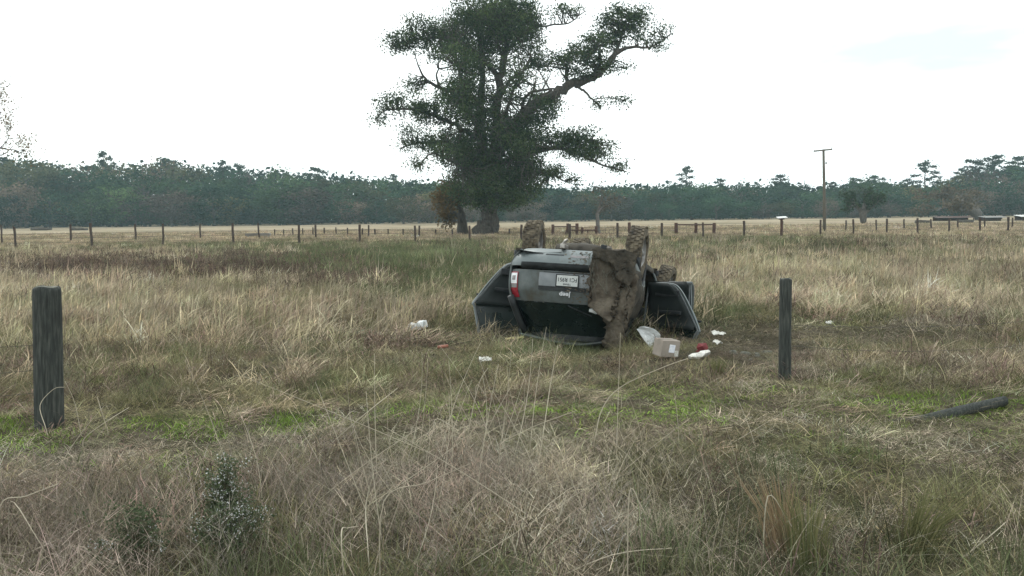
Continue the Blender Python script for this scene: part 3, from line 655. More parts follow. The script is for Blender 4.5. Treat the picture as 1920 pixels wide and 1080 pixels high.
A = [(30, 465, 425), (173, 462, 418), (306, 461, 419), (438, 460, 418), (561, 460, 422), (675, 457, 421), (779, 457, 423), (881, 455, 423), (978, 453, 421), (1068, 451, 420), (1158, 449, 418), (1241, 447, 418), (1318, 446, 417), (1395, 445, 414), (1466, 444, 414), (1538, 442, 412), (1600, 440, 411), (1663, 439, 410), (1720, 438, 409), (1779, 437, 409), (1837, 436, 408), (1890, 435, 407)]
fence('wire_fence', A, 'line of tall thin wooden posts with strands of wire, front run across the pasture', wires=(.35, .65, .95, 1.25), ext=(25, 25))
B = [(4, 458, 421), (133, 456, 420), (255, 453, 420), (376, 449, 419), (486, 447, 418), (592, 446, 421), (691, 445, 422), (786, 444, 423)]
fence('wire_fence', B, 'line of wooden posts running close behind the front wire fence', wires=(.35, .7, 1.05), ext=(20, 4))
Cc = [(515, 441, 430), (532, 441, 430), (549, 441, 428), (568, 441, 428), (587, 441, 426), (608, 441, 427), (630, 441, 426), (652, 442, 427), (680, 442, 428), (703, 442, 429), (728, 442, 429), (756, 442, 429), (817, 442, 430), (848, 442, 430), (955, 441, 429), (1010, 440, 428)]
fence('wire_fence', Cc, 'low line of short stakes in the pale pasture beside the huge oak', r=.06, wires=(.5,), wire_r=.005)
Dd = [(1586, 432, 413), (1643, 432, 412), (1695, 431, 411), (1746, 430, 411), (1796, 429, 410), (1846, 429, 408), (1898, 428, 408)]
fence('wire_fence', Dd, 'short run of posts with a low rail behind the fence at the utility pole', r=.07, wires=(.4, .8), ext=(0, 20))

def corral(name, posts, rails, label, D, r=.13, mat='rust_wood', wires=()):
    b0 = at_depth(posts[0][0], 440, D); o0 = Vector((b0.x, D, hz(b0.x, D))); root = empty(name, o0); tag(root, label, 'corral' if 'corral' in name else 'gate')
    for i, (px, tp, rr) in enumerate(posts):
        b = at_depth(px, 440, D); z0 = hz(b.x, D); h = at_depth(px, tp, D).z - z0; me = post_mesh(rr, h, 40 + i); me.materials.append(M[mat]); o = bpy.data.objects.new('post', me); o.location = Vector((b.x, D, z0)) - o0; link(o, root)
    for (x0, y0, x1, y1, rr) in rails:
        a = at_depth(x0, y0, D - .12) - o0; b = at_depth(x1, y1, D - .12) - o0; m = MB(); m.tube([a, (a + b) / 2 + Vector((0, 0, random.gauss(0, .02))), b], rr, 6); m.build('rail', M[mat], root)
    for (x0, y0, x1, y1) in wires:
        a = at_depth(x0, y0, D - .05) - o0; b = at_depth(x1, y1, D - .05) - o0; m = MB(); m.tube([a, b], .012, 4); m.build('wire', M['wire'], root)
corral('corral', [(1037, 421, .13), (1065, 419, .13), (1082, 419, .13), (1092, 426, .11), (1118, 424, .12), (1180, 417, .13)], [(1037, 425, 1066, 425, .05), (1066, 431.5, 1119, 431.5, .06), (1058, 444, 1064, 424, .045), (1102, 432, 1103, 443, .05), (1066, 424, 1082, 425, .04)], 'rusty brown corral of stout posts and rails behind the upturned car', 76, wires=[(1119, 427, 1240, 427), (1119, 432, 1240, 432), (1119, 437, 1240, 437), (1135, 424, 1135, 444), (1150, 424, 1150, 444), (1172, 424, 1172, 440)])
corral('gate_frame', [(1268, 418, .15), (1305, 418, .13), (1339, 418, .13)], [(1268, 421, 1339, 421, .055)], 'gate frame of three stout rusty posts under one top rail', 74, wires=[(1287, 421, 1287, 440), (1241, 427, 1268, 427), (1241, 433, 1268, 433)])

# utility pole
D = base_depth(1546, 435.5); b = at_depth(1546, 435, D); o0 = Vector((b.x, D, hz(b.x, D))); root = empty('utility_pole', o0); tag(root, 'bare wooden utility pole with a single crossarm and no lines', 'pole')
tp = at_depth(1544, 280, D) - o0
MB().tube([(0, 0, -.5), tp * .5 + Vector((.02, 0, 0)), tp], [.15, .125, .10], 10).build('pole', M['pole_wood'], root, True)
ca, cb = at_depth(1525.5, 283.5, D - .16) - o0, at_depth(1560.5, 280, D - .16) - o0
am = MB(); mid = (ca + cb) / 2; am.box(mid, ((cb - ca).length, .1, .12), (0, -math.asin((cb - ca).normalized().z), 0), .012); am.build('crossarm', M['pole_wood'], root)
for f in (.03, .62, .95):
    p = ca.lerp(cb, f); m = MB(); m.lathe([(.05, .0), (.05, .02), (.12, .02), (.12, .045), (.16, .05), (.20, .035), (.22, .0)], 8, 'z', p); m.build('insulator', M['white'], root, True)
m = MB(); pz = at_depth(1546.5, 306, D) - o0; m.box((pz.x + .12, pz.y, pz.z), (.1, .12, .18), bev=.01); m.build('bracket', M['grey_metal'], root)

# white-topped feeder on a post
D = 64; b = at_depth(1465, 445, D); o0 = Vector((b.x, D, hz(b.x, D))); root = empty('bird_feeder', o0); tag(root, 'white flat-roofed feeder box on a stout brown post', 'feeder')
h = at_depth(1465, 411, D).z - o0.z
MB().tube([(0, 0, -.3), (.01, 0, h * .5), (0, 0, h)], [.10, .095, .09], 8).build('post', M['rust_wood'], root)
MB().box((0, 0, h + .03), (.34, .3, .12), bev=.01).build('box', M['far_wood'], root)
MB().box((.02, -.02, h + .13), (.68, .5, .05), (R(9), R(-3), 0), .008).build('roof', M['white'], root)

# cattle sheds and trough
def shed(name, px0, px1, pyt, pyb, D, label, roofm, rz=0.0):
    a = at_depth(px0, pyb, D); c = at_depth(px1, pyb, D); w = c.x - a.x; z0 = hz((a.x + c.x) / 2, D); h = at_depth((px0 + px1) / 2, pyt, D).z - z0
    root = empty(name, ((a.x + c.x) / 2, D, z0), (0, 0, rz)); tag(root, label, 'shed'); d = 2.4
    m = MB(); n = 14
    P = [[(-w / 2 + w * i / (n * 2), yy, zz + (.03 if i % 2 else 0)) for i in range(n * 2 + 1)] for yy, zz in ((-d / 2, h - .22), (d / 2, h))]
    m.grid(P); m.grid([[(p[0], p[1], p[2] - .05) for p in r] for r in reversed(P)]); m.build('roof', roofm, root)
    for sx in (-.92, 0, .92):
        for sy, hh in ((-.85, h - .25), (.85, h - .08)):
            me = post_mesh(.07, hh, 3); me.materials.append(M['far_wood']); o = bpy.data.objects.new('post', me); o.location = (sx * w / 2, sy * d / 2, 0); link(o, root)
    for sx in (-1, 1):
        MB().box((sx * w * .25, d * .40, h * .42), (w * .47, .05, h * .8)).build('wall_panel', M['rust_wood'], root)
    MB().box((0, 0, .45), (w * .7, .6, .3), bev=.02).build('trough', M['far_wood'], root)
M['tin'] = surf('tin_roof', [(.3, (.06, .035, .03)), (.7, (.13, .08, .065))], 2, .6, metallic=.3)
M['pale_tin'] = surf('pale_tin_roof', [(.3, (.16, .15, .14)), (.7, (.28, .27, .25))], 2, .5, metallic=.3)
shed('cattle_shed', 1753, 1822, 405.5, 413, 142, 'low dark cattle shed with rusty tin roof at the scrub by the fence', M['tin'])
shed('cattle_shed', 1840, 1884, 405, 412.5, 138, 'low open shed with pale tin roof beside the dark one', M['pale_tin'])
shed('cattle_shed', 1908, 1960, 403, 412, 138, 'low shed with bright white roof beyond the last fence posts', M['white'])
D = 82; b = at_depth(484, 447, D); o0 = Vector((b.x, D, hz(b.x, D))); root = empty('feed_trough', o0); tag(root, 'long pale grey feed trough on legs behind the wire fence', 'trough')
MB().add(*prism([(-.22, .18), (.22, .18), (.30, .42), (.26, .42), (.18, .22), (-.18, .22), (-.26, .42), (-.30, .42)], -1.1, 1.1, 'yz')).build('trough', M['pale_tin'], root)
for s in (-1, 1): MB().box((s * .9, 0, .09), (.06, .4, .18)).build('leg', M['grey_metal'], root)
for (px, py, w, d_) in [(78, 433, 38, 165), (150, 432, 30, 160), (1730, 419, 26, 120), (1812, 419, 26, 118)]:
    b = at_depth(px, py, d_); m = MB(); L_ = w * d_ / FPX; q = np.random.default_rng(int(px)); pts = [(-L_ / 2 + L_ * i / 6, q.normal() * .05, .22 + q.normal() * .04) for i in range(7)]
    m.tube(pts, list(np.linspace(.3, .2, 7)), 9); o = m.build('fallen_log', M['bark'], None, True, (b.x, d_, hz(b.x, d_))); tag(o, 'dark fallen log lying in the pale pasture' if px < 900 else 'thin fallen trunk lying behind the fence near the sheds', 'log', 'logs lying in the pasture')
# ------------------------------------------------------------------ the overturned car
M['paint'] = surf('car_paint', [(.30, (.11, .13, .13)), (.5, (.155, .178, .178)), (.72, (.21, .228, .225))], 2.6, .42, .05, 60, metallic=.35, spec=.5, dist=.003)
M['paint_dusty'] = surf('dusty_paint', [(.28, (.075, .066, .05)), (.42, (.088, .096, .09)), (.55, (.11, .126, .124)), (.75, (.155, .17, .166))], 4.5, .55, .08, 50, metallic=.2, dist=.003)
M['plastic'] = surf('black_plastic', [(.3, (.012, .014, .015)), (.7, (.035, .038, .04))], 9, .55, .1, 80, dist=.002)
M['rubber'] = surf('door_seal', [(.3, (.07, .08, .085)), (.7, (.17, .18, .18))], 12, .6)
M['trim'] = surf('cabin_trim', [(.3, (.006, .009, .009)), (.7, (.017, .022, .021))], 4, .7, .1, 40)
M['seat_cloth'] = surf('seat_cloth', [(.3, (.02, .022, .024)), (.7, (.05, .052, .054))], 9, .9)
M['under'] = surf('underbody', [(.3, (.03, .027, .023)), (.6, (.09, .08, .065)), (.8, (.17, .145, .11))], 5, .9, .5, 25)
M['mud'] = surf('caked_mud', [(.25, (.035, .028, .02)), (.42, (.075, .062, .048)), (.55, (.13, .11, .085)), (.72, (.20, .172, .135))], 4.5, 1.0, 1.0, 22, spec=.1, dist=.03)
M['mud_dark'] = surf('wet_mud', [(.3, (.022, .02, .016)), (.55, (.06, .052, .04)), (.78, (.13, .11, .085))], 6, .9, 1.0, 20, spec=.2, dist=.03)
M['tyre'] = surf('muddy_tyre', [(.3, (.022, .02, .018)), (.45, (.075, .062, .045)), (.6, (.15, .125, .088)), (.78, (.22, .185, .13))], 9, .95, .9, 30, dist=.015)
M['rim'] = surf('dull_alloy', [(.3, (.10, .09, .075)), (.55, (.28, .27, .26)), (.75, (.4, .4, .4))], 6, .5, metallic=.5)
M['steel'] = surf('bare_steel', [(.3, (.12, .10, .08)), (.7, (.42, .40, .37))], 8, .45, metallic=.7)
M['plate'] = surf('plate_face', [(.3, (.42, .44, .43)), (.7, (.56, .57, .55))], 20, .5)
M['ink'] = surf('plate_ink', [(.3, (.012, .014, .018)), (.7, (.03, .034, .04))], 20, .6)
M['chrome'] = surf('badge_chrome', [(.3, (.36, .37, .37)), (.7, (.5, .5, .5))], 20, .25, metallic=.6)
M['lamp_red'] = surf('lamp_red', [(.3, (.20, .012, .022)), (.7, (.36, .03, .045))], 12, .2, spec=.6)
M['lamp_clear'] = surf('lamp_clear', [(.3, (.70, .72, .74)), (.7, (.85, .86, .87))], 12, .15, spec=.6)
M['lamp_smoke'] = surf('lamp_smoke', [(.3, (.14, .14, .14)), (.7, (.22, .2, .2))], 12, .2, spec=.6)
def glassmat():
    m, t, out = mat_new('tinted_glass'); b = N(t, 'ShaderNodeBsdfPrincipled')
    t.links.new(ramp(t, noise(t, 4, 6), [(.35, (.006, .012, .011)), (.62, (.012, .02, .018)), (.8, (.04, .045, .038))]), b.inputs['Base Color'])
    t.links.new(ramp(t, noise(t, 3, 6), [(.4, (.12, .12, .12)), (.7, (.5, .5, .5))]), b.inputs['Roughness']); t.links.new(b.outputs[0], out.inputs['Surface']); return m
M['glass'] = glassmat()
M['recess'] = surf('recess_paint', [(.3, (.19, .205, .215)), (.7, (.27, .285, .295))], 6, .5, metallic=.2)

PR_Z = [.36, .42, .50, .62, .85, 1.0, 1.12, 1.20, 1.60, 1.68, 1.73]
PR_W = [.74, .80, .87, .92, .935, .925, .885, .855, .70, .63, .50]
def halfw(y, zu):
    w = float(np.interp(zu, PR_Z, PR_W)); f = 1.0
    if y < .6: f -= .055 * (1 - y / .6) ** 2
    if y > 3.9: f -= .13 * ((y - 3.9) / .8) ** 2
    return w * f
TOP = 1.75
def squash(y): return float(np.interp(y, [0, .7, 3.2, 4.8], [1, .97, .5, .5]))
def ZF(y, zu):                      # local z of the upside-down car
    if zu > 1.12: zu = 1.12 + (zu - 1.12) * squash(y)
    return TOP - zu
def yrear(x, zu, w):
    y = float(np.interp(zu, [.34, .385, .44, .52, .60, .66, .67, .72, .85, 1.0, 1.15, 1.60, 1.70], [.26, .20, .10, .025, .0, .01, .075, .065, .06, .075, .12, .42, .42]))
    return y + .05 * abs(x / w) ** 2 + .20 * abs(x / w) ** 6 + .006 * math.sin(7 * x + 11 * zu) * math.sin(9 * zu + 3 * x)
def patch(x0, x1, z0, z1, nx=14, nz=8, off=0.0, clampw=1.0):
    rows = []
    for j in range(nz + 1):
        zu = z0 + (z1 - z0) * j / nz; row = []
        for i in range(nx + 1):
            f = x0 + (x1 - x0) * i / nx; w = halfw(.1, zu) * clampw; x = f * w
            row.append((x, yrear(x, zu, w) - off, TOP - zu))
        rows.append(row)
    return rows
def slab(rows, th=.03):
    m = MB(); m.grid(rows); back = [[(p[0], p[1] + th, p[2]) for p in r] for r in rows]; m.grid([r[::-1] for r in back])
    edge = rows[0] + [r[-1] for r in rows[1:]] + rows[-1][::-1][1:] + [r[0] for r in rows[::-1]][1:-1]
    eb = back[0] + [r[-1] for r in back[1:]] + back[-1][::-1][1:] + [r[0] for r in back[::-1]][1:-1]
    m.grid([edge + edge[:1], eb + eb[:1]]); return m

car = empty('overturned_car', (CAR['x'], CAR['y'], -0.035), (R(-7.5), R(3.4), CAR['yaw']))
tag(car, 'wrecked grey sport utility vehicle lying on its roof with doors flung open', 'car')
# --- rear
slab(patch(-1, .60, .385, .655, 22, 8)).build('bumper', M['paint'], car, True)
bum = [o for o in car.children if o.name.startswith('bumper')][0]
for (a, b, z) in [(-.80, -.48, .47), (-.42, -.10, .475)]:
    slab(patch(a, b, z - .008, z + .008, 6, 1, .004), .004).build('slot', M['plastic'], bum)
slab(patch(.02, .34, .47, .505, 6, 1, .006), .005).build('reflector', M['lamp_smoke'], bum)
slab(patch(-.80, .62, .60, .69, 18, 3, .010, .99), .05).build('step_pad', M['plastic'], bum, True)
slab(patch(-.985, .88, .705, 1.155, 26, 12), .03).build('tailgate', M['paint_dusty'], car, True)
tg = [o for o in car.children if o.name.startswith('tailgate')][0]
slab(patch(-.47, .42, .735, .925, 10, 4, .006), .006).build('plate_recess', M['recess'], tg, True)
slab(patch(-.47, .42, .928, .985, 10, 2, .022), .022).build('handle_bar', M['plastic'], tg, True)
slab(patch(-.40, .36, .722, .735, 10, 1, .012), .01).build('trim_strip', M['plastic'], tg)
YP = yrear(0, .84, .9) - .034
MB().box((0, YP + .010, TOP - .838), (.335, .014, .178), bev=.004).build('plate_frame', M['plastic'], tg)
# tail lamps
for s in (-1,):
    lo, hi = sorted((s * 1.0, s * .84))
    lamp = slab(patch(lo, hi, .745, 1.11, 5, 10, .012), .02).build('tail_lamp', M['lamp_red'], car, True)
    slab(patch(*sorted((s * .985, s * .855)), .762, .915, 4, 4, .018), .006).build('reversing_lens', M['lamp_clear'], lamp, True)
    slab(patch(*sorted((s * .955, s * .885)), .80, .865, 3, 2, .023), .006).build('lens_core', M['lamp_smoke'], lamp)
    slab(patch(*sorted((s * .985, s * .855)), .92, .975, 4, 3, .018), .006).build('smoked_lens', M['lamp_smoke'], lamp, True)
# rear window, roof lip, wiper
slab(patch(-.93, .93, 1.165, 1.60, 18, 10, -.004, .99), .012).build('rear_window', M['glass'], car, True)
slab(patch(-1, -.93, 1.155, 1.63, 3, 10, .0), .04).build('pillar', M['plastic'], car, True)
slab(patch(.93, 1.0, 1.155, 1.63, 3, 10, .0), .04).build('pillar', M['mud_dark'], car, True)
slab(patch(.58, 1.0, .42, .70, 8, 6, -.10), .03).build('crash_beam', M['mud_dark'], car, True)
slab(patch(-.90, .90, 1.60, 1.67, 18, 3, .005), .05).build('spoiler', M['plastic'], car, True)
wp = MB(); w0 = [(0.02 + .34 * t, yrear(.2, 1.2 + .1 * t, .85) - .03, TOP - (1.19 + .12 * t)) for t in np.linspace(0, 1, 5)]; wp.tube(w0, .010, 5); wp.build('wiper', M['plastic'], car)
# --- plate and badge lettering, upside down with the car
def lettering(name, txt, size, x, zu, off, mat, parent, depth=.002, bold=.0, xs=1.0, y=None):
    cu = bpy.data.curves.new(name, 'FONT'); cu.body = txt; cu.size = size; cu.extrude = depth; cu.align_x = 'CENTER'; cu.align_y = 'CENTER'; cu.offset = bold
    to = bpy.data.objects.new(name, cu); col.objects.link(to); bpy.context.view_layer.update()
    me = bpy.data.meshes.new_from_object(to.evaluated_get(bpy.context.evaluated_depsgraph_get())); bpy.data.objects.remove(to)
    me.materials.clear(); me.materials.append(mat); o = bpy.data.objects.new(name, me)
    o.rotation_euler = Euler((R(90), R(180), 0)); o.scale = (xs, 1, 1); w = halfw(.1, zu)
    o.location = (x, yrear(x, zu, w) - off if y is None else y, TOP - zu); link(o, parent); return o
plate = MB().box((0, YP, TOP - .838), (.30, .004, .15), bev=.001).build('licence_plate', M['plate'], tg)
lettering('plate_number', 'FC1 R951', .078, 0, .822, .0225, M['ink'], plate, .0006, .0012, .90, YP - .0035)
st = []
for i in range(10):
    a = math.pi / 2 + i * math.pi / 5; rr = .013 if i % 2 == 0 else .0055; st.append((-.018 + rr * math.cos(a), TOP - .822 - rr * math.sin(a)))
MB().add(*prism(st, YP - .0040, YP - .0030)).build('plate_star', M['ink'], plate)
lettering('plate_state', 'TEXAS', .034, 0, .888, .0225, M['ink'], plate, .0006, .001, 1.15, YP - .0035)
cl = [(-.135, .912), (-.10, .896), (-.07, .905), (-.05, .912)]
lettering('badge', 'Jeep', .088, -.03, 1.035, .014, M['chrome'], tg, .003, .002, 1.05)
# --- sides, with the wheel arches cut out and the open doorways left empty
RW, FW = (1.0, .37), (3.80, .37)
DOORS = {'rear': (1.28, 2.16), 'front': (2.20, 3.30)}
def side(s, opened):
    ys = np.linspace(.27, 4.62, 92); zs = np.linspace(.40, 1.12, 15); m = MB(); V = {}
    def vert(i, j):
        if (i, j) not in V:
            y, zu = ys[i], zs[j]
            for (cy, cz) in (RW, FW):
                d = math.hypot(y - cy, zu - cz)
                if .40 < d < .47: y = cy + (y - cy) * .435 / d; zu = cz + (zu - cz) * .435 / d
            if y > 3.4 and zu > 1.0: zu -= .10 * (y - 3.4) / 1.2 * (zu - 1.0) / .12
            x = halfw(y, zu) - (.02 if any(abs(y - e) < .025 for e in (1.24, 2.18, 3.32)) else 0)
            V[(i, j)] = len(m.v); m.v.append((s * x, y, ZF(y, zu)))
        return V[(i, j)]
    for i in range(len(ys) - 1):
        for j in range(len(zs) - 1):
            yc, zc = (ys[i] + ys[i + 1]) / 2, (zs[j] + zs[j + 1]) / 2
            if any(math.hypot(yc - cy, zc - cz) < .43 for cy, cz in (RW, FW)): continue
            if zc > .47 and any(DOORS[d][0] < yc < DOORS[d][1] for d in opened): continue
            m.f.append((vert(i, j), vert(i + 1, j), vert(i + 1, j + 1), vert(i, j + 1)))
    o = m.build('side_panel', M['paint_dusty'], car, True); o.modifiers.new('thick', 'SOLIDIFY').thickness = .03
    for (cy, cz) in (RW, FW):
        a = MB(); a.tube([(s * (halfw(cy, .6) + .005), cy + .445 * math.cos(t), TOP - max(cz + .445 * math.sin(t), .40)) for t in np.linspace(R(5), R(175), 16)], .028, 6); a.build('arch_trim', M['plastic'], car, True)
    # window band
    for (n, a0, a1, b0, b1) in [('quarter_window', .24, 1.20, .50, 1.22), ('rear_door_window', 1.32, 2.10, 1.34, 2.10), ('front_door_window', 2.24, 3.22, 2.24, 2.72)]:
        if (n[:4] in [d[:4] for d in opened]): continue
        g = MB(); rows = []
        for t in np.linspace(0, 1, 5):
            zu = 1.15 + .43 * t; rows.append([(s * (halfw(y, zu) - .008), y, ZF(y, zu)) for y in np.linspace(a0 + (b0 - a0) * t, a1 + (b1 - a1) * t, 8)])
        g.grid(rows); o = g.build('side_window', M['glass'], car, True)
    for (y0, y1, r_) in [(.20, .46, .05), (1.25, 1.27, .04), (2.17, 2.17, .045), (3.36, 2.76, .05)]:
        g = MB(); g.tube([(s * (halfw(y0 + (y1 - y0) * t, 1.10 + .52 * t) - .02), y0 + (y1 - y0) * t, ZF(y0 + (y1 - y0) * t, 1.10 + .52 * t)) for t in np.linspace(0, 1, 5)], r_, 6); g.build('pillar', M['plastic'], car, True)
    g = MB(); g.tube([(s * .72, y, ZF(y, 1.61)) for y in np.linspace(.42, 2.8, 9)], .035, 6); g.build('roof_rail', M['plastic'], car, True)
    MB().box((s * .80, 2.4, TOP - .42), (.12, 2.1, .10), bev=.03).build('sill', M['under'], car)
side(-1, ['rear']); side(1, ['rear', 'front'])
# --- roof, bonnet, front, floor
rows = [[(.74 * f * float(np.interp(y, [.35, .6, 2.7], [.98, 1, .94])), y, ZF(y, 1.62 + .10 * (1 - f * f)) + .012 * math.sin(9 * y + 5 * f)) for f in np.linspace(-1, 1, 15)] for y in np.linspace(.42, 2.78, 18)]
o = MB().grid(rows).build('roof', M['paint_dusty'], car, True); o.modifiers.new('thick', 'SOLIDIFY').thickness = .03
rows = [[(halfw(y, 1.12) * f, y, TOP - (1.13 - .10 * max(0, (y - 3.4)) + .05 * (1 - f * f))) for f in np.linspace(-1, 1, 11)] for y in np.linspace(3.36, 4.58, 9)]
o = MB().grid(rows).build('bonnet', M['paint_dusty'], car, True); o.modifiers.new('thick', 'SOLIDIFY').thickness = .02
rows = [[(.62 * f, y, ZF(y, z)) for f in np.linspace(-1, 1, 9)] for y, z in zip(np.linspace(3.34, 2.80, 6), np.linspace(1.14, 1.60, 6))]
MB().grid(rows).build('windscreen', M['glass'], car, True)
rows = [[(halfw(4.55, z) * f, 4.72 - .22 * abs(f) ** 4 - (.06 if z > .95 else 0), TOP - z) for f in np.linspace(-1, 1, 15)] for z in np.linspace(.36, 1.02, 9)]
fb = MB().grid(rows).build('front_bumper', M['paint_dusty'], car, True); fb.modifiers.new('thick', 'SOLIDIFY').thickness = .03
for k in range(7): MB().box((-.30 + .10 * k, 4.70, TOP - .86), (.055, .05, .20), bev=.012).build('grille_slot', M['plastic'], fb)
for s in (-1, 1):
    m = MB(); m.lathe([(4.58, .0), (4.64, .05), (4.70, .085), (4.66, .09), (4.58, .09)], 14, 'z'); m.v = [(p[0] + s * .60, p[2], p[1] + TOP - .86) for p in m.v]; m.build('headlamp', M['lamp_clear'], car, True)
rows = [[(.82 * f, y, TOP - .44 + .02 * math.sin(7 * y) * math.cos(6 * f) - (.16 if abs(f) < .16 else 0) - (.20 if (abs(f) > .55 and (abs(y - 1.0) < .42 or abs(y - 3.8) < .42)) else 0)) for f in np.linspace(-1, 1, 25)] for y in np.linspace(.10, 4.60, 46)]
MB().grid(rows).build('floor_pan', M['under'], car, True)
for (y, cz) in (RW, FW):                                        # wheel housings
    for s in (-1, 1):
        m = MB(); P = [[(s * xx, y + .44 * math.cos(t), TOP - (cz + .44 * math.sin(t))) for t in np.linspace(0, math.pi, 12)] for xx in (.52, .92)]; m.grid(P); m.build('wheel_housing', M['mud_dark'], car, True)
# --- axles, tank, exhaust, hitch
m = MB(); m.tube([(-.74, 1.0, TOP - .37), (.74, 1.0, TOP - .37)], .045, 10); m.build('rear_axle', M['under'], car, True)
m = MB(); m.lathe([(-.16, .04), (-.12, .11), (-.03, .16), (.06, .16), (.13, .10), (.17, .04)], 12, 'x', (.02, 1.0, TOP - .36)); m.build('differential', M['under'], car, True)
m = MB(); m.tube([(.0, 1.1, TOP - .36), (.02, 2.3, TOP - .40)], .04, 8); m.build('driveshaft', M['under'], car, True)
m = MB(); m.tube([(-.74, 3.8, TOP - .37), (.74, 3.8, TOP - .37)], .04, 8); m.build('front_axle', M['under'], car, True)
m = MB(); m.box((-.38, 1.75, TOP - .40), (.5, .9, .2), bev=.05); m.build('fuel_tank', M['under'], car, True)
m = MB(); m.lathe([(-.35, .03), (-.33, .09), (-.2, .115), (.2, .115), (.33, .09), (.35, .03)], 12, 'x', (.05, .48, TOP - .375)); m.build('muffler', M['under'], car, True)
m = MB(); m.tube(polyline_smooth([(.40, .48, TOP - .37), (.52, .40, TOP - .36), (.55, .20, TOP - .345), (.55, .02, TOP - .34)], 4), .03, 8); m.build('tailpipe', M['steel'], car, True)
for s in (-1, 1):
    m = MB(); m.tube([(s * .55 + .05 * math.cos(t), 1.0 + .05 * math.sin(t), TOP - .42 - .03 * t / 3) for t in np.linspace(0, 18, 60)], .009, 5); m.build('coil_spring', M['under'], car, True)
    m = MB(); m.tube([(s * .62, .82, TOP - .34), (s * .60, .74, TOP - .55)], .026, 7); m.build('damper', M['steel'], car, True)
    m = MB(); m.tube([(s * .60, 1.0, TOP - .33), (s * .52, 1.75, TOP - .45)], .026, 6); m.build('trailing_arm', M['under'], car, True)
m = MB(); m.box((-.12, .24, TOP - .345), (.07, .30, .07), (0, 0, 0), .01); m.tube([(-.12, .12, TOP - .31), (-.09, .10, TOP - .27), (-.05, .10, TOP - .25)], .02, 7); m.build('tow_hitch', M['steel'], car)
m = MB(); m.box((.50, .10, TOP - .345), (.14, .08, .09), (0, R(8), 0), .01); m.build('bracket', M['plastic'], car)
# --- wheels
def wheel(x, y, z, rot, name='wheel'):
    root = empty(name, (x, y, z), rot, car)
    t = MB(); prof = [(-.10, .235), (-.122, .26), (-.126, .31), (-.116, .345), (-.085, .368), (.085, .368), (.116, .345), (.126, .31), (.122, .26), (.10, .235), (-.10, .235)]
    t.lathe(prof, 36, 'x'); n = 30
    for k in range(n):                                          # tread lugs clogged with mud
        a = 2 * math.pi * k / n
        for (u, w, ph) in ((-.084, .045, 0), (-.02, .05, .5), (.045, .05, 0), (.092, .04, .5)):
            b = a + ph * 2 * math.pi / n; t.box((u, .371 * math.cos(b), .371 * math.sin(b)), (w, .05, .020), (b - math.pi / 2, 0, 0))
    t.v = roughen(t.v, .012, int(x * 100 + y * 10) % 97, 9); t.build('tyre', M['tyre'], root, False)
    rm = MB(); rm.lathe([(.10, .237), (.085, .222), (.03, .205), (-.09, .21), (-.10, .237)], 28, 'x')
    for k in range(5):
        a = 2 * math.pi * k / 5; rm.box((.06, .125 * math.cos(a), .125 * math.sin(a)), (.035, .20, .062), (a, 0, 0), .008)
    rm.lathe([(.085, .0), (.085, .045), (.07, .06), (.0, .065), (-.08, .06), (-.08, 0)], 14, 'x'); rm.build('rim', M['rim'], root, True)
    dk = MB(); dk.lathe([(-.01, .06), (-.01, .15), (-.03, .15), (-.03, .06)], 20, 'x'); dk.build('brake_disc', M['steel'], root, True)
wheel(-.755, 1.0, TOP - .28, (0, 0, R(180) + R(3))); wheel(.83, .98, TOP - .29, (0, R(3), R(-2)))
wheel(-.52, 3.85, TOP - .24, (0, 0, R(180) - R(8))); wheel(1.02, 3.70, TOP - .66, (R(4), R(10), R(-6)))
# --- seats and dark cabin
for (x, y) in [(-.38, 2.55), (.38, 2.55)]:
    MB().box((x, y, TOP - .75), (.48, .5, .16), bev=.05).build('seat', M['seat_cloth'], car, True); MB().box((x, y - .28, TOP - 1.02), (.46, .14, .52), (R(12), 0, 0), .05).build('seat_back', M['seat_cloth'], car, True)
MB().box((0, 1.75, TOP - .75), (1.25, .5, .16), bev=.05).build('rear_bench', M['seat_cloth'], car, True); MB().box((0, 1.46, TOP - 1.02), (1.25, .14, .5), (R(12), 0, 0), .05).build('bench_back', M['seat_cloth'], car, True)
MB().box((0, 3.25, TOP - .98), (1.4, .32, .26), bev=.06).build('dashboard', M['trim'], car, True)
rows = [[(.80 * f, y, TOP - .50) for f in np.linspace(-1, 1, 5)] for y in (.2, 1.2, 2.2, 3.3)]
MB().grid(rows).build('carpet', M['trim'], car)
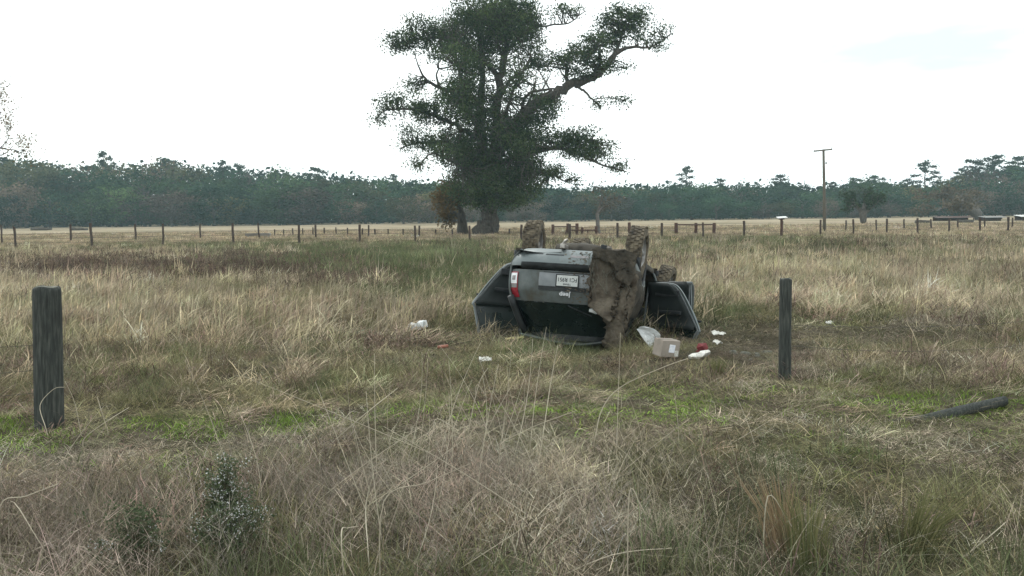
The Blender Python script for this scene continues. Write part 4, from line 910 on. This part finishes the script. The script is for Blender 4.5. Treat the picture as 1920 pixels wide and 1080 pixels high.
# --- open doors, built closed and swung on their hinges
def door(s, yh, length, ang, kind, sag=0.0, tilt=0.0, wh=0.0):
    root = empty('door', (s * (halfw(yh, .9) - .01), yh, -sag), (0, tilt, s * R(ang)), car)
    if kind == 'rear': outl = [(0, .52), (.10, .47), (.40, .46), (.53, .55), (.68, .78), (.84, 1.02), (.93, 1.14), (.955, 1.19)]; win = [(.93, 1.25), (.80, 1.60 + wh), (.70, 1.64 + wh), (.10, 1.64 + wh), (.0, 1.60), (.0, 1.17)]
    else: outl = [(0, .50), (.10, .46), (1.0, .46), (1.06, .52), (1.08, 1.0), (1.10, 1.17)]; win = [(1.08, 1.22), (1.04, 1.60), (.95, 1.65), (.55, 1.62), (.08, 1.22), (0, 1.17)]
    k = length / outl[-1][0]
    def bow(zu): return float(np.interp(zu, [.46, .62, .85, 1.0, 1.12, 1.2, 1.62], [-.03, .0, .005, -.005, -.04, -.07, -.20]))
    def loop(pts, inset, xo): 
        cxx = sum(p[0] for p in pts) / len(pts); czz = sum(p[1] for p in pts) / len(pts)
        return [(s * (bow(b + (czz - b) * inset) + xo), -k * (a + (cxx - a) * inset), TOP - (b + (czz - b) * inset)) for a, b in pts]
    n = len(outl)
    def disc(pts, inset, x0, x1, name, mat, par):
        A, B = loop(pts, inset, x0), loop(pts, inset, x1); nn = len(A); m = MB(); m.add(A + B, [tuple(range(nn)), tuple(range(2 * nn - 1, nn - 1, -1))] + [(i, (i + 1) % nn, nn + (i + 1) % nn, nn + i) for i in range(nn)]); return m.build(name, mat, par)
    # outer skin as a grid so that it follows the body's swell
    def span(zu):
        xs = [a for a, b in outl]; zs = [b for a, b in outl]
        if kind == 'rear': return 0.0, float(np.interp(zu, [.46, .56, .78, 1.02, 1.14, 1.19], [.42, .53, .68, .84, .93, .955]))
        return 0.0, float(np.interp(zu, [.46, .52, 1.0, 1.17], [1.0, 1.06, 1.08, 1.10]))
    for nm, xo, mat, rev in (('outer_skin', 0.0, M['paint_dusty'], False), ('inner_trim', -.085, M['trim'], True)):
        rows = []
        for zu in np.linspace(.46, 1.17, 12):
            a, b = span(zu); ins = .035 if rev else 0
            rows.append([(s * (bow(zu) + xo + (.012 * math.sin(zu * 20) if rev else 0)), -k * (a + ins + (b - a - 2 * ins) * t), TOP - zu) for t in np.linspace(0, 1, 9)])
        m = MB().grid(rows); o = m.build(nm, mat, root, True); o.modifiers.new('thick', 'SOLIDIFY').thickness = .012; o.data.vertices.foreach_set('co', np.array(roughen(m.v, .014, 7 + int(10 * yh), 4)).reshape(-1).astype(np.float32))
    full = outl + win; rim = roughen(loop(full, .0, -.03), .02, 3 + int(10 * yh), 3); m = MB()
    m.tube(polyline_smooth(rim + rim[:1], 4), .015, 6); m.build('door_edge', M['paint'], root, True)
    rim = loop(full, .035, -.075); m = MB(); m.tube(polyline_smooth(rim + rim[:1], 4), .011, 5); m.build('door_seal', M['rubber'], root, True)
    wp_ = [(outl[-1][0] - .05, 1.12)] + [(a * .95 + .02, b - .03 if b > 1.3 else b) for a, b in win[:-1]] + [(.03, 1.12)]
    disc(wp_, .0, -.032, -.042, 'window', M['glass'], root)
    m = MB(); m.box((s * -.125, -k * .45, TOP - .92), (.05, .42, .06), bev=.015); m.build('armrest', M['plastic'], root)
    m = MB(); m.box((s * .018, -k * .80, TOP - 1.02), (.03, .2, .035), bev=.01); m.build('handle', M['plastic'], root)
    m = MB(); m.box((s * -.09, -k * .35, TOP - .62), (.03, .46, .11), bev=.012); m.build('map_pocket', M['plastic'], root)
    return root
door(-1, 2.10, 1.06, 64, 'rear', .06, R(-2), .22); door(1, 2.10, 1.09, 58, 'rear', .23, R(3), .22); door(1, 3.22, 1.06, 41, 'front', .16, R(2))
# --- mud: the sheared corner panel hanging caked in mud, clods on pillar and bumper
def lumpy_panel(poly, y0, th, name, mat, seed, step=.035, amp=.03, bend=None):
    xs = [p[0] for p in poly]; zs = [p[1] for p in poly]; bm = bmesh.new()
    f = bm.faces.new([bm.verts.new((a, 0, b)) for a, b in poly]); bmesh.ops.triangulate(bm, faces=[f])
    for _ in range(9):
        e = [e for e in bm.edges if e.calc_length() > step * 1.6]
        if not e: break
        bmesh.ops.subdivide_edges(bm, edges=e, cuts=1); bmesh.ops.triangulate(bm, faces=bm.faces[:])
    r = np.random.default_rng(seed)
    bnd = {v.index for v in bm.verts if v.is_boundary}; bm.verts.index_update()
    for v in bm.verts:
        x, z = v.co.x, v.co.z; n1 = float(fbm(x * 10, z * 10, 1.4, seed)) - .5; n2 = float(fbm(x * 30, z * 30, 1.2, seed + 5)) - .5
        v.co.y = y0(x, z) - (amp * 2.2 * n1 + amp * .9 * n2)
        if v.is_boundary: v.co.x += r.normal() * .004; v.co.z += r.normal() * .004
    vs = [tuple(v.co) for v in bm.verts]; bm.verts.index_update(); fs = [[v.index for v in f.verts] for f in bm.faces]; bm.free()
    o = mesh_obj(name, vs, fs, mat, car, True); md = o.modifiers.new('thick', 'SOLIDIFY'); md.thickness = th; return o
def zz(*p): return [(a, TOP - b) for a, b in p]
lumpy_panel(zz((.335, .46), (.35, .80), (.335, 1.17), (.50, 1.28), (.66, 1.38), (.70, 1.20), (.74, .98), (.80, .70), (.86, .52), (.82, .42), (.56, .40)), lambda x, z: -.035 + .22 * max(0, x - .45) ** 2, .05, 'mud_caked_panel', M['mud'], 3, .03, .016)
lumpy_panel(zz((.36, .36), (.52, .37), (.80, .35), (.94, .44), (.95, .70), (.86, .86), (.72, .74), (.64, .58), (.46, .51), (.35, .46)), lambda x, z: -.06 + .2 * max(0, x - .5) ** 2, .10, 'mud_crust', M['mud_dark'], 8, .03, .02)  # dark mud crust, enlarged so its colour also supplies the wheel well's dark
lumpy_panel(zz((.64, .60), (.88, .50), (.95, .70), (.95, 1.0), (.90, 1.2), (.84, 1.45), (.80, 1.70), (.56, 1.74), (.60, 1.50), (.64, 1.25), (.70, 1.0)), lambda x, z: .04 + .55 * max(0, x - .62) ** 1.6 + max(0, (TOP - z) - 1.15) * .45, .06, 'mud_crust', M['mud'], 14, .03, .022)
lumpy_panel(zz((.35, 1.21), (.38, 1.20), (.50, 1.265), (.44, 1.275), (.35, 1.25)), lambda x, z: .02, .01, 'torn_sticker', M['plate'], 4, .04, .002)
# mud on the flank round the rear wheel
m = MB(); rows = []
for zu in np.linspace(.62, 1.30, 12): rows.append([(halfw(y, min(zu, 1.12)) - max(0, zu - 1.12) * .3 + .012 + .03 * (float(fbm(y * 10, zu * 10, 1.5, 4)) - .3), y, ZF(y, zu)) for y in np.linspace(.10, 1.22, 18) ])
rows = [[p for p in r] for r in rows]; gm = MB(); n_ = 18
gm.v = [p for r in rows for p in r]
for i in range(len(rows) - 1):
    for k in range(n_ - 1):
        zc = .62 + (1.30 - .62) * (i + .5) / 11; yc = .10 + 1.12 * (k + .5) / 17
        if math.hypot(yc - 1.0, zc - .37) > .47: gm.f.append((i * n_ + k, i * n_ + k + 1, (i + 1) * n_ + k + 1, (i + 1) * n_ + k))
o = gm.build('mud_crust', M['mud_dark'], car, True); o.modifiers.new('thick', 'SOLIDIFY').thickness = .02
# splashes of mud thinning out over tailgate and bumper
sp = MB(); rp_ = np.random.default_rng(12)
for _ in range(190):
    f = .36 - abs(rp_.normal()) * .22
    zu = (.40 + .25 * rp_.random()) if rp_.random() < .35 else (.70 + .44 * rp_.random()); w = halfw(.1, zu); x = f * w; rd = .003 + .009 * rp_.random() ** 2
    if abs(f) < .2 and .74 < zu < .93: continue
    ex = 1 + rp_.random() * 1.5
    pts = [(x + rd * ex * math.cos(t) * (.7 + .5 * rp_.random()), zu + rd * math.sin(t) * (.7 + .5 * rp_.random())) for t in np.linspace(0, 6.283, 8)[:-1]]
    sp.add([(a, yrear(a, b, w) - (.0265 if abs(f) < .5 and .72 < zu < .99 else .005), TOP - b) for a, b in pts], [tuple(range(7))])
o = sp.build('mud_splashes', M['mud'], car); o['kind'] = 'stuff'
# straw and torn sod hanging in the mud
hg = MB(); rh = np.random.default_rng(6)
for _ in range(130):
    x = .3 + .6 * rh.random(); zu = .38 + .5 * rh.random() ** 1.5; y = -.07 + .35 * max(0, x - .55); p = Vector((x, y, TOP - zu)); d = Vector((rh.normal() * .5, -.3, -1 + rh.normal() * .5)).normalized(); l_ = .05 + .14 * rh.random()
    hg.tube([p, p + d * l_ * .5, p + d * l_ + Vector((0, 0, -.02))], [.003, .003, .001], 3, cap=False)
o = hg.build('hanging_grass', grass_mat_plain if 'grass_mat_plain' in globals() else M['post_top'], car); o['kind'] = 'stuff'
# ------------------------------------------------------------------ near fence posts
def near_post(name, px, pyb, pyt, wpx, label, seed, lean=0.0):
    b = on_ground(px, pyb); D = b.y; h = at_depth(px, pyt, D).z - b.z; r0 = wpx * D / FPX / 2; rr = np.random.default_rng(seed)
    root = empty(name, b, (0, R(lean), 0)); tag(root, label, 'post'); m = MB(); n = 40; zs = list(np.linspace(-.35, h - .06, 26)) + [h - .04, h - .022, h - .008, h]; P = []
    ph = rr.random(6) * 6.28; crk = [(rr.random() * 6.28, .10 + .10 * rr.random(), .3 + .7 * rr.random()) for _ in range(9)]
    for z in zs:
        row = []
        for k in range(n):
            a = 2 * math.pi * k / n; q = r0 * (1 + .025 * math.sin(2 * a + ph[0] + z * 1.2) + .018 * math.sin(5 * a + ph[1] + z * 2) + .012 * math.sin(11 * a + ph[2] + z * 3) + .03 * (1 - z / h) * math.sin(a + ph[3]))
            q += r0 * .05 * (float(fbm(a * 6, z * 1.6, 1.0, seed)) - .5)
            for (ca, cw, cl) in crk:
                da = abs((a - ca - .15 * math.sin(z * 4) + math.pi) % (2 * math.pi) - math.pi)
                if da < cw: q -= r0 * .09 * (1 - da / cw) * (1 if z > h * (1 - cl) else .2)
            if z > h - .05: q *= float(np.interp(z, [h - .05, h - .022, h - .008, h], [1, .975, .91, .80]))
            row.append((q * math.cos(a), q * math.sin(a), z + (.006 * math.sin(3 * a) if z > h - .02 else 0)))
        P.append(row + row[:1])
    m.grid(P); m.build('shaft', M['post_wood'], root, True)
    t = MB(); T = []
    for f in (0.0, .2, .4, .6, .80):
        T.append([(f * r0 * math.cos(2 * math.pi * k / n), f * r0 * math.sin(2 * math.pi * k / n), h + .004 * (1 - f) - .002 + .006 * math.sin(3 * 2 * math.pi * k / n) * f + .004 * (float(fbm(f * 9 + k, k * .6, 1.0, 3)) - .5)) for k in range(n + 1)])
    t.grid(T); t.build('end_grain', M['post_top'], root, True)
    return root, b, h, r0
pl, bl, hl, rl = near_post('fence_post', 94, 800, 537, 50, 'thick weathered wooden post with mossy sawn top at a fresh green grass patch', 3, 1.8)
pr, br, hr, rr_ = near_post('fence_post', 1471, 716, 522, 23.5, 'thin grey-green wooden post standing right of the spilled litter', 7, .0)
m = MB()
for i in range(3):
    a = 2.2 + i * .5
for (z0, z1, sag) in [(.72, .74, .02), (.50, .55, .05), (.30, .28, .03)]:
    w = MB(); n = 14; pts = []
    for i in range(n + 1):
        t = i / n; pts.append((bl.x - rl * .9 - 3.4 * t, bl.y - .9 * t, bl.z + z0 + (z1 - z0) * t - sag * 4 * t * (1 - t)))
    w.tube(pts, .0022, 4)
    o = w.build('fence_wire', M['wire'], None); tag(o, 'thin rusty wire strand stapled to the thick weathered post', 'wire', 'wires on the thick post')
for (z0, sg) in [(.62, .10), (.40, .16)]:
    w = MB(); n = 20; pts = []
    for i in range(n + 1):
        t = i / n; pts.append((br.x + rr_ * .9 + 4.6 * t, br.y - rr_ + 1.3 * t, br.z + z0 - sg * 4 * t * (1 - t)))
    w.tube(pts, .0025, 4); o = w.build('fence_wire', M['wire'], None); tag(o, 'slack wire strand running off from the thin grey-green post', 'wire', 'wires on the thin post')
# lying post
a = on_ground(1655, 788); b = on_ground(1882, 763); d = (b - a); L_ = d.length; m = MB()
m.tube([(0, 0, -.05), (L_ * .35, .0, -.05), (L_ * .65, 0, -.015), (L_, 0, .035)], [.048, .052, .05, .045], 14); m.v = roughen(m.v, .008, 3, 8)
o = m.build('fallen_post', M['post_wood'], None, True, (a.x, a.y, a.z), (0, 0, math.atan2(d.y, d.x))); tag(o, 'broken-off grey fence post lying flat in the grass', 'post')

# ------------------------------------------------------------------ litter thrown from the car
M['bag'] = surf('white_plastic', [(.3, (.58, .60, .60)), (.7, (.85, .86, .85))], 12, .45, .4, 30)
M['paper'] = surf('dirty_paper', [(.3, (.50, .48, .43)), (.6, (.70, .69, .64)), (.8, (.82, .81, .77))], 14, .8, .3, 40)
M['card'] = surf('cardboard', [(.3, (.25, .215, .18)), (.7, (.34, .295, .25))], 5, .85, .15, 50)
M['redcloth'] = surf('red_cloth', [(.3, (.11, .022, .024)), (.7, (.21, .04, .042))], 10, .8, .3, 30)
M['orange'] = surf('orange_plastic', [(.3, (.24, .09, .06)), (.7, (.36, .16, .11))], 10, .5)
M['yellow'] = surf('yellow_plastic', [(.3, (.36, .32, .12)), (.7, (.5, .44, .18))], 10, .5)
M['labelp'] = surf('shipping_label', [(.42, (.62, .64, .70)), (.56, (.78, .79, .82))], 26, .6)
def crumple(name, px, py, w, d, h, mat, label, cat, seed, rz=0.0, sub=3, sharp=.35):
    r = np.random.default_rng(seed); bm = bmesh.new(); bmesh.ops.create_icosphere(bm, subdivisions=sub, radius=1)
    dirs = r.normal(size=(14, 3)); dirs /= np.linalg.norm(dirs, axis=1, keepdims=True); amp = r.random(14) * sharp
    for v in bm.verts:
        n = np.array(v.co); f = 1 + sum(a * (abs(float(n @ q)) ** 3 - .25) for a, q in zip(amp, dirs)) + r.normal() * .05
        v.co = Vector((n[0] * f * w / 2, n[1] * f * d / 2, max(n[2] * f, -.55) * h / 1.55 + h * .35))
    bm.verts.index_update(); vs = [tuple(v.co) for v in bm.verts]; fs = [[v.index for v in f.verts] for f in bm.faces]; bm.free()
    p = on_ground(px, py); o = mesh_obj(name, vs, fs, mat, None, False, None, p, (0, 0, rz)); tag(o, label, cat); return o
def sheet(name, px, py, w, d, mat, label, cat, seed, lift=.05, rz=0.0, tilt=0.0, group=None):
    r = np.random.default_rng(seed); n = 9; rows = []; q = r.random(8) * 6.28
    for j in range(n): rows.append([(w * (i / (n - 1) - .5), d * (j / (n - 1) - .5), lift + .010 * math.sin(i * .8 + q[0]) + .012 * math.sin(j * .7 + q[1] + i * .5) + r.normal() * .006 + tilt * d * (j / (n - 1))) for i in range(n)])
    m = MB().grid(rows); p = on_ground(px, py); o = m.build(name, mat, None, False, p, (0, 0, rz)); o.modifiers.new('thick', 'SOLIDIFY').thickness = .004; tag(o, label, cat, group); return o
crumple('plastic_bag', 782, 619, .17, .15, .16, M['bag'], 'crumpled white plastic bag lying alone in the grass away from the car', 'bag', 3, .4, 2, .7)
def paperbag():
    p = on_ground(1216, 655); m = MB(); r = np.random.default_rng(2); rows = []
    for j in range(8):
        t = j / 7; hw = .03 + .085 * math.sin(min(t * 1.25, 1) * 1.5); rows.append([(-.14 + .26 * t + hw * .55 * f + r.normal() * .006, .05 * math.cos(f * 1.5) - .04 * t + r.normal() * .006, .30 - .20 * t ** 1.4 + hw * .85 * f + r.normal() * .006) for f in np.linspace(-1, 1, 8)])
    m.grid(rows); o = m.build('paper_wrapper', M['bag'], None, False, p); o.modifiers.new('thick', 'SOLIDIFY').thickness = .006; tag(o, 'torn white wrapper propped up between the car and the cardboard box', 'wrapper')
paperbag()
# box
p = on_ground(1255, 674); root = empty('cardboard_box', p + Vector((0, 0, .03)), (R(4), R(7), R(24))); root.scale = (.78, .78, .85); tag(root, 'tipped brown cardboard box with white shipping label', 'box')
m = MB(); m.box((0, .12, .125), (.34, .26, .25), bev=.006); m.v = roughen(m.v, .008, 5, 9); m.build('carton', M['card'], root)
MB().box((.02, -.014, .13), (.11, .003, .12), (0, R(4), 0)).build('label', M['labelp'], root)
MB().box((.115, -.014, .06), (.07, .003, .09), (0, R(-3), 0)).build('label', M['paper'], root)
MB().box((0, .12, .2535), (.345, .05, .003)).build('tape', M['card'], root)
crumple('crumpled_paper', 1312, 671, .25, .16, .10, M['paper'], 'pair of crumpled off-white papers below the red cloth', 'paper', 8, .1, 2, .8)
crumple('red_cloth', 1316, 662, .18, .15, .10, M['redcloth'], 'crumpled red cloth among the litter', 'cloth', 9, .2, 2, .8)
sheet('paper_scrap', 1347, 634, .20, .12, M['paper'], 'flat white paper scrap lying farther off behind the red cloth', 'paper', 4, .07, .2, .25)
sheet('paper_scrap', 1345, 650, .12, .10, M['paper'], 'small folded white scrap just beside the red cloth', 'paper', 5, .06, .7, .3)
o = sheet('paper_scrap', 910, 689, .15, .08, M['paper'], 'pale paper scrap in the grass in front of the car', 'paper', 6, .10, .1, .3)
m = MB(); m.tube([(-.07, 0, 0), (.07, .01, .01)], .022, 10); o = m.build('plastic_tube', M['orange'], None, True, on_ground(831, 667) + Vector((0, 0, .12)), (0, 0, .3)); tag(o, 'short orange-red plastic tube caught in the grass', 'tube')
m = MB(); m.box((0, 0, 0), (.28, .05, .012), bev=.003); o = m.build('plastic_strip', M['yellow'], None, False, on_ground(965, 645) + Vector((0, 0, .09)), (R(20), R(-4), R(8))); tag(o, 'bent yellow plastic strip at the foot of the open door', 'strip')
for i, (px, py, w) in enumerate([(1375, 664, .10), (1398, 666, .13), (1420, 668, .09), (1408, 676, .06), (1556, 607, .11), (1438, 663, .10)]):
    o = crumple('pale_clod', px, py, w, w * .8, w * .45, M['paper'] if i == 4 else M['post_top'], 'pale dried clod on the churned bare soil by the thin post' if i != 4 else 'pale scrap lying in the grass past the thin post', 'clod' if i != 4 else 'scrap', 20 + i, .5 * i)
    if i != 4: o['group'] = 'clods on the churned soil'

# ------------------------------------------------------------------ foreground plants that stand out
aster_leaf = leafmat('aster_leaves', (.04, .058, .032), (.12, .145, .08), .25); aster_flower = leafmat('aster_flowers', (.42, .43, .42), (.72, .72, .70), .3)
stalk_mat = leafmat('dry_stalks', (.34, .29, .22), (.60, .54, .42), .1)
stem_mat = surf('weed_stems', [(.3, (.05, .045, .03)), (.7, (.12, .10, .065))], 9, .9)
def aster(px, py, ptop, wpx, label, seed, nfl=.5):
    r = np.random.default_rng(seed); b = on_ground(px, py); D = b.y; H = at_depth(px, ptop, D).z - b.z; W_ = wpx * D / FPX / 2
    root = empty('aster_plant', b); tag(root, label, 'plant'); st = MB(); tips = []; mids = []; white = []
    for i in range(17):
        a = r.random() * 6.283; q = r.random() ** .7; hh = H * (.35 + .65 * r.random() ** 1.2) * (1 - .35 * q); e = Vector((math.cos(a) * q * W_, math.sin(a) * q * W_ * .8, hh)); mid = Vector((e.x * .45, e.y * .45, e.z * .55)) + Vector(r.normal(0, .02, 3))
        st.tube([(e.x * .1, e.y * .1, 0), mid, e], [.004, .003, .0015], 4, cap=False); fl = r.random() < nfl
        for k in range(7):
            u = r.random(); p = mid.lerp(e, u); f = p + Vector((r.normal() * .05, r.normal() * .05, .03 + .05 * r.random())); st.tube([p, f], [.0018, .001], 3, cap=False); tips.append(f)
            if fl and f.z > H * .4: white.append(f)
        mids += [Vector((0, 0, 0)).lerp(mid, t) for t in np.linspace(.2, 1, 5)] + [mid.lerp(e, t) for t in np.linspace(0, 1, 9)]
    st.build('stems', stem_mat, root)
    Mx = np.array([tuple(p) for p in mids + tips]); C = (Mx[:, None] + r.normal(size=(len(Mx), 11, 3)) * np.array((.026, .026, .026))).reshape(-1, 3); C[:, 2] = np.maximum(C[:, 2], .02)
    link(bpy.data.objects.new('leaves', quads_mesh('leaves', leaf_quads(C, .016, r), aster_leaf, np.clip(r.normal(.5, .3, len(C)), 0, 1))), root)
    if white:
        T = np.array([tuple(p) for p in white]); F = (T[:, None] + r.normal(size=(len(T), 9, 3)) * .018).reshape(-1, 3)
        link(bpy.data.objects.new('flowers', quads_mesh('flowers', leaf_quads(F, .010, r), aster_flower, r.random(len(F)))), root)
aster(440, 1060, 918, 140, 'dark green weed dotted with tiny white flowers, taller and more upright one', 3, .6)
aster(250, 1075, 935, 170, 'dark green weed with few tiny white flowers, low and spreading one', 4, .35)
aster(425, 1010, 845, 60, 'slim pale flowering weed standing behind the taller white-flowered one', 5, .6)
def clump(name, px, py, ptop, wpx, label, mat, n, seed, lean=0.0, cat='grass clump'):
    r = np.random.default_rng(seed); b = on_ground(px, py); D = b.y; H = at_depth(px, ptop, D).z - b.z; W_ = wpx * D / FPX / 2; Q = []; S = []
    for i in range(n):
        a = r.random() * 6.283; q = r.random() ** .5; p0 = Vector((math.cos(a) * q * W_ * .35, math.sin(a) * q * W_ * .35, -.02)); e = Vector((math.cos(a) * q * W_ + lean * H, math.sin(a) * q * W_ * .7, H * (.5 + .55 * r.random()))); mid = p0.lerp(e, .5) + Vector((0, 0, .08 * H)) - Vector((math.cos(a), math.sin(a), 0)) * .15 * W_ * q
        sd = Vector((math.cos(a + 1.5), math.sin(a + 1.5) * .6, 0)) * .0032; s = float(np.clip(r.normal(.5, .28), 0, 1))
        Q.append([p0 - sd, p0 + sd, mid + sd * .8, mid - sd * .8]); Q.append([mid - sd * .8, mid + sd * .8, e + sd * .1, e - sd * .1]); S += [s, s]
    o = link(bpy.data.objects.new(name, quads_mesh(name, np.array([[tuple(p) for p in q] for q in Q]), mat, S))); o.location = b; tag(o, label, cat); return o
gm1 = leafmat('green_blades', (.07, .085, .035), (.24, .225, .11), .3); gm2 = leafmat('ginger_blades', (.15, .105, .065), (.36, .27, .17), .3)
clump('grass_clump', 1515, 1060, 890, 200, 'upright yellow-green grass clump with ginger tips at the verge', gm1, 110, 3); clump('grass_clump', 1470, 1035, 880, 190, 'ginger dead grass clump against the yellow-green one', gm2, 120, 4, -.15)
clump('grass_clump', 1710, 1030, 905, 230, 'clump of long olive blades bent over to one side', gm1, 160, 5, .45); clump('grass_clump', 1345, 712, 668, 60, 'dark tufty green clump in front of the spilled papers', gm1, 160, 6)
# long bleached stalks crossing the verge
STK = [[(1012, 858), (1022, 790), (1033, 715), (1046, 648)], [(1116, 820), (1130, 765), (1165, 725), (1240, 690), (1290, 672)], [(898, 850), (922, 790), (955, 730)], [(600, 850), (680, 780), (745, 728)], [(640, 795), (655, 775), (664, 770)], [(870, 870), (880, 800), (898, 720), (915, 690)], [(905, 732), (925, 800), (945, 860)], [(900, 725), (960, 830), (985, 900)], [(820, 785), (870, 815), (900, 840)], [(0, 1058), (90, 1020), (200, 968)], [(110, 1065), (190, 1035), (298, 1010)], [(150, 1025), (200, 1060), (260, 1095)], [(0, 950), (50, 930), (110, 907)], [(298, 1080), (300, 1010), (290, 930)], [(312, 1080), (305, 1000), (312, 948)], [(20, 940), (70, 1010), (110, 1075)], [(1120, 1035), (1160, 1010), (1200, 985)], [(980, 1060), (984, 960), (995, 880)], [(690, 1030), (686, 950), (700, 890)], [(1330, 1080), (1340, 1010), (1355, 960)], [(1440, 930), (1480, 980), (1510, 1030)], [(1570, 1090), (1600, 1030), (1640, 975)], [(1030, 1090), (1150, 1040), (1260, 1028)], [(1500, 1080), (1560, 1040), (1590, 1000)], [(1800, 1050), (1850, 1010), (1885, 980)], [(720, 940), (800, 905), (880, 870)], [(640, 1000), (652, 990), (672, 987)], [(800, 985), (820, 998), (838, 1014)], [(760, 1025), (780, 1045), (795, 1060)], [(1180, 925), (1200, 945), (1210, 965)], [(940, 830), (1000, 800), (1080, 770)], [(85, 800), (75, 760), (100, 730), (120, 726)], [(150, 805), (140, 755), (122, 715)], [(200, 800), (190, 770), (182, 744)], [(160, 820), (200, 790), (242, 764)]]
for i, pl_ in enumerate(STK):
    b = on_ground(pl_[0][0], max(pl_[0][1] + 20, 740)) if pl_[0][1] < 880 else on_ground(pl_[0][0], 1040); pts = []; r = np.random.default_rng(i)
    D0 = b.y if pl_[0][1] < 880 else 4.2 + .9 * r.random()
    for j, (a, c) in enumerate(pl_): pts.append(at_depth(a, c, D0 + r.normal() * .08))
    g0 = pts[0].copy(); gz_ = hz(g0.x, g0.y)
    pre = [Vector((g0.x + (pts[0].x - pts[1].x) * .15, g0.y + .02, gz_))] if pts[0].z - gz_ > .02 else []
    sm = polyline_smooth(pre + pts, 5); o0 = sm[0].copy(); w = .0038 if i not in (0, 1, 3, 9) else .0044
    m = MB().tube([p - o0 for p in sm], list(np.linspace(w, w * .5, len(sm))), 5)
    sh = np.full(len(m.v), .3 + .6 * r.random()); o = mesh_obj('dry_stalk', m.v, m.f, stalk_mat, None, True, sh, o0); tag(o, 'long bleached dry grass stalk bent across the verge weeds', 'stalk', 'bleached stalks over the verge')

# fine upright stalks rising out of the weeds
rs_ = np.random.default_rng(41)
for i in range(54):
    D0 = 4.3 + 2.6 * rs_.random(); px = float(np.clip(rs_.normal(900, 190), 420, 1400)) if i < 48 else 1920 * rs_.random(); x0 = (px - 960) / FPX * D0; z0 = hz(x0, D0); H = .55 + .45 * rs_.random(); lx_ = rs_.normal(0, .22); ly_ = rs_.normal(0, .12); cv = rs_.normal(0, .12)
    if i >= 48: H *= .7
    if rs_.random() < .25: lx_ *= 3; H *= .75
    sm = [Vector((lx_ * t + cv * t * t, ly_ * t, H * t * (1 - .12 * abs(cv) * t))) for t in np.linspace(0, 1, 8)]; w = .0018 + .0014 * rs_.random()
    m = MB().tube(sm, list(np.linspace(w, w * .35, 8)), 4)
    o = mesh_obj('dry_stalk', m.v, m.f, stalk_mat, None, True, np.full(len(m.v), .2 + .7 * rs_.random()), (x0, D0, z0)); tag(o, 'slim pale stalk rising upright out of the verge weeds', 'stalk', 'upright stalks in the verge')

# ------------------------------------------------------------------ hazy air
hv = MB().box((0, 0, 0), (1400, 1400, 34)); o = hv.build('haze', None, None, False, (0, 0, 14.5)); tag(o, 'thin pale haze over the pasture and wood', 'haze', kind='stuff')
m, t, out = mat_new('haze_air'); pv = N(t, 'ShaderNodeVolumePrincipled'); pv.inputs['Color'].default_value = (.66, .92, 1.0, 1); pv.inputs['Density'].default_value = HAZE; pv.inputs['Anisotropy'].default_value = .2
t.links.new(pv.outputs[0], out.inputs['Volume']); o.data.materials.append(m)
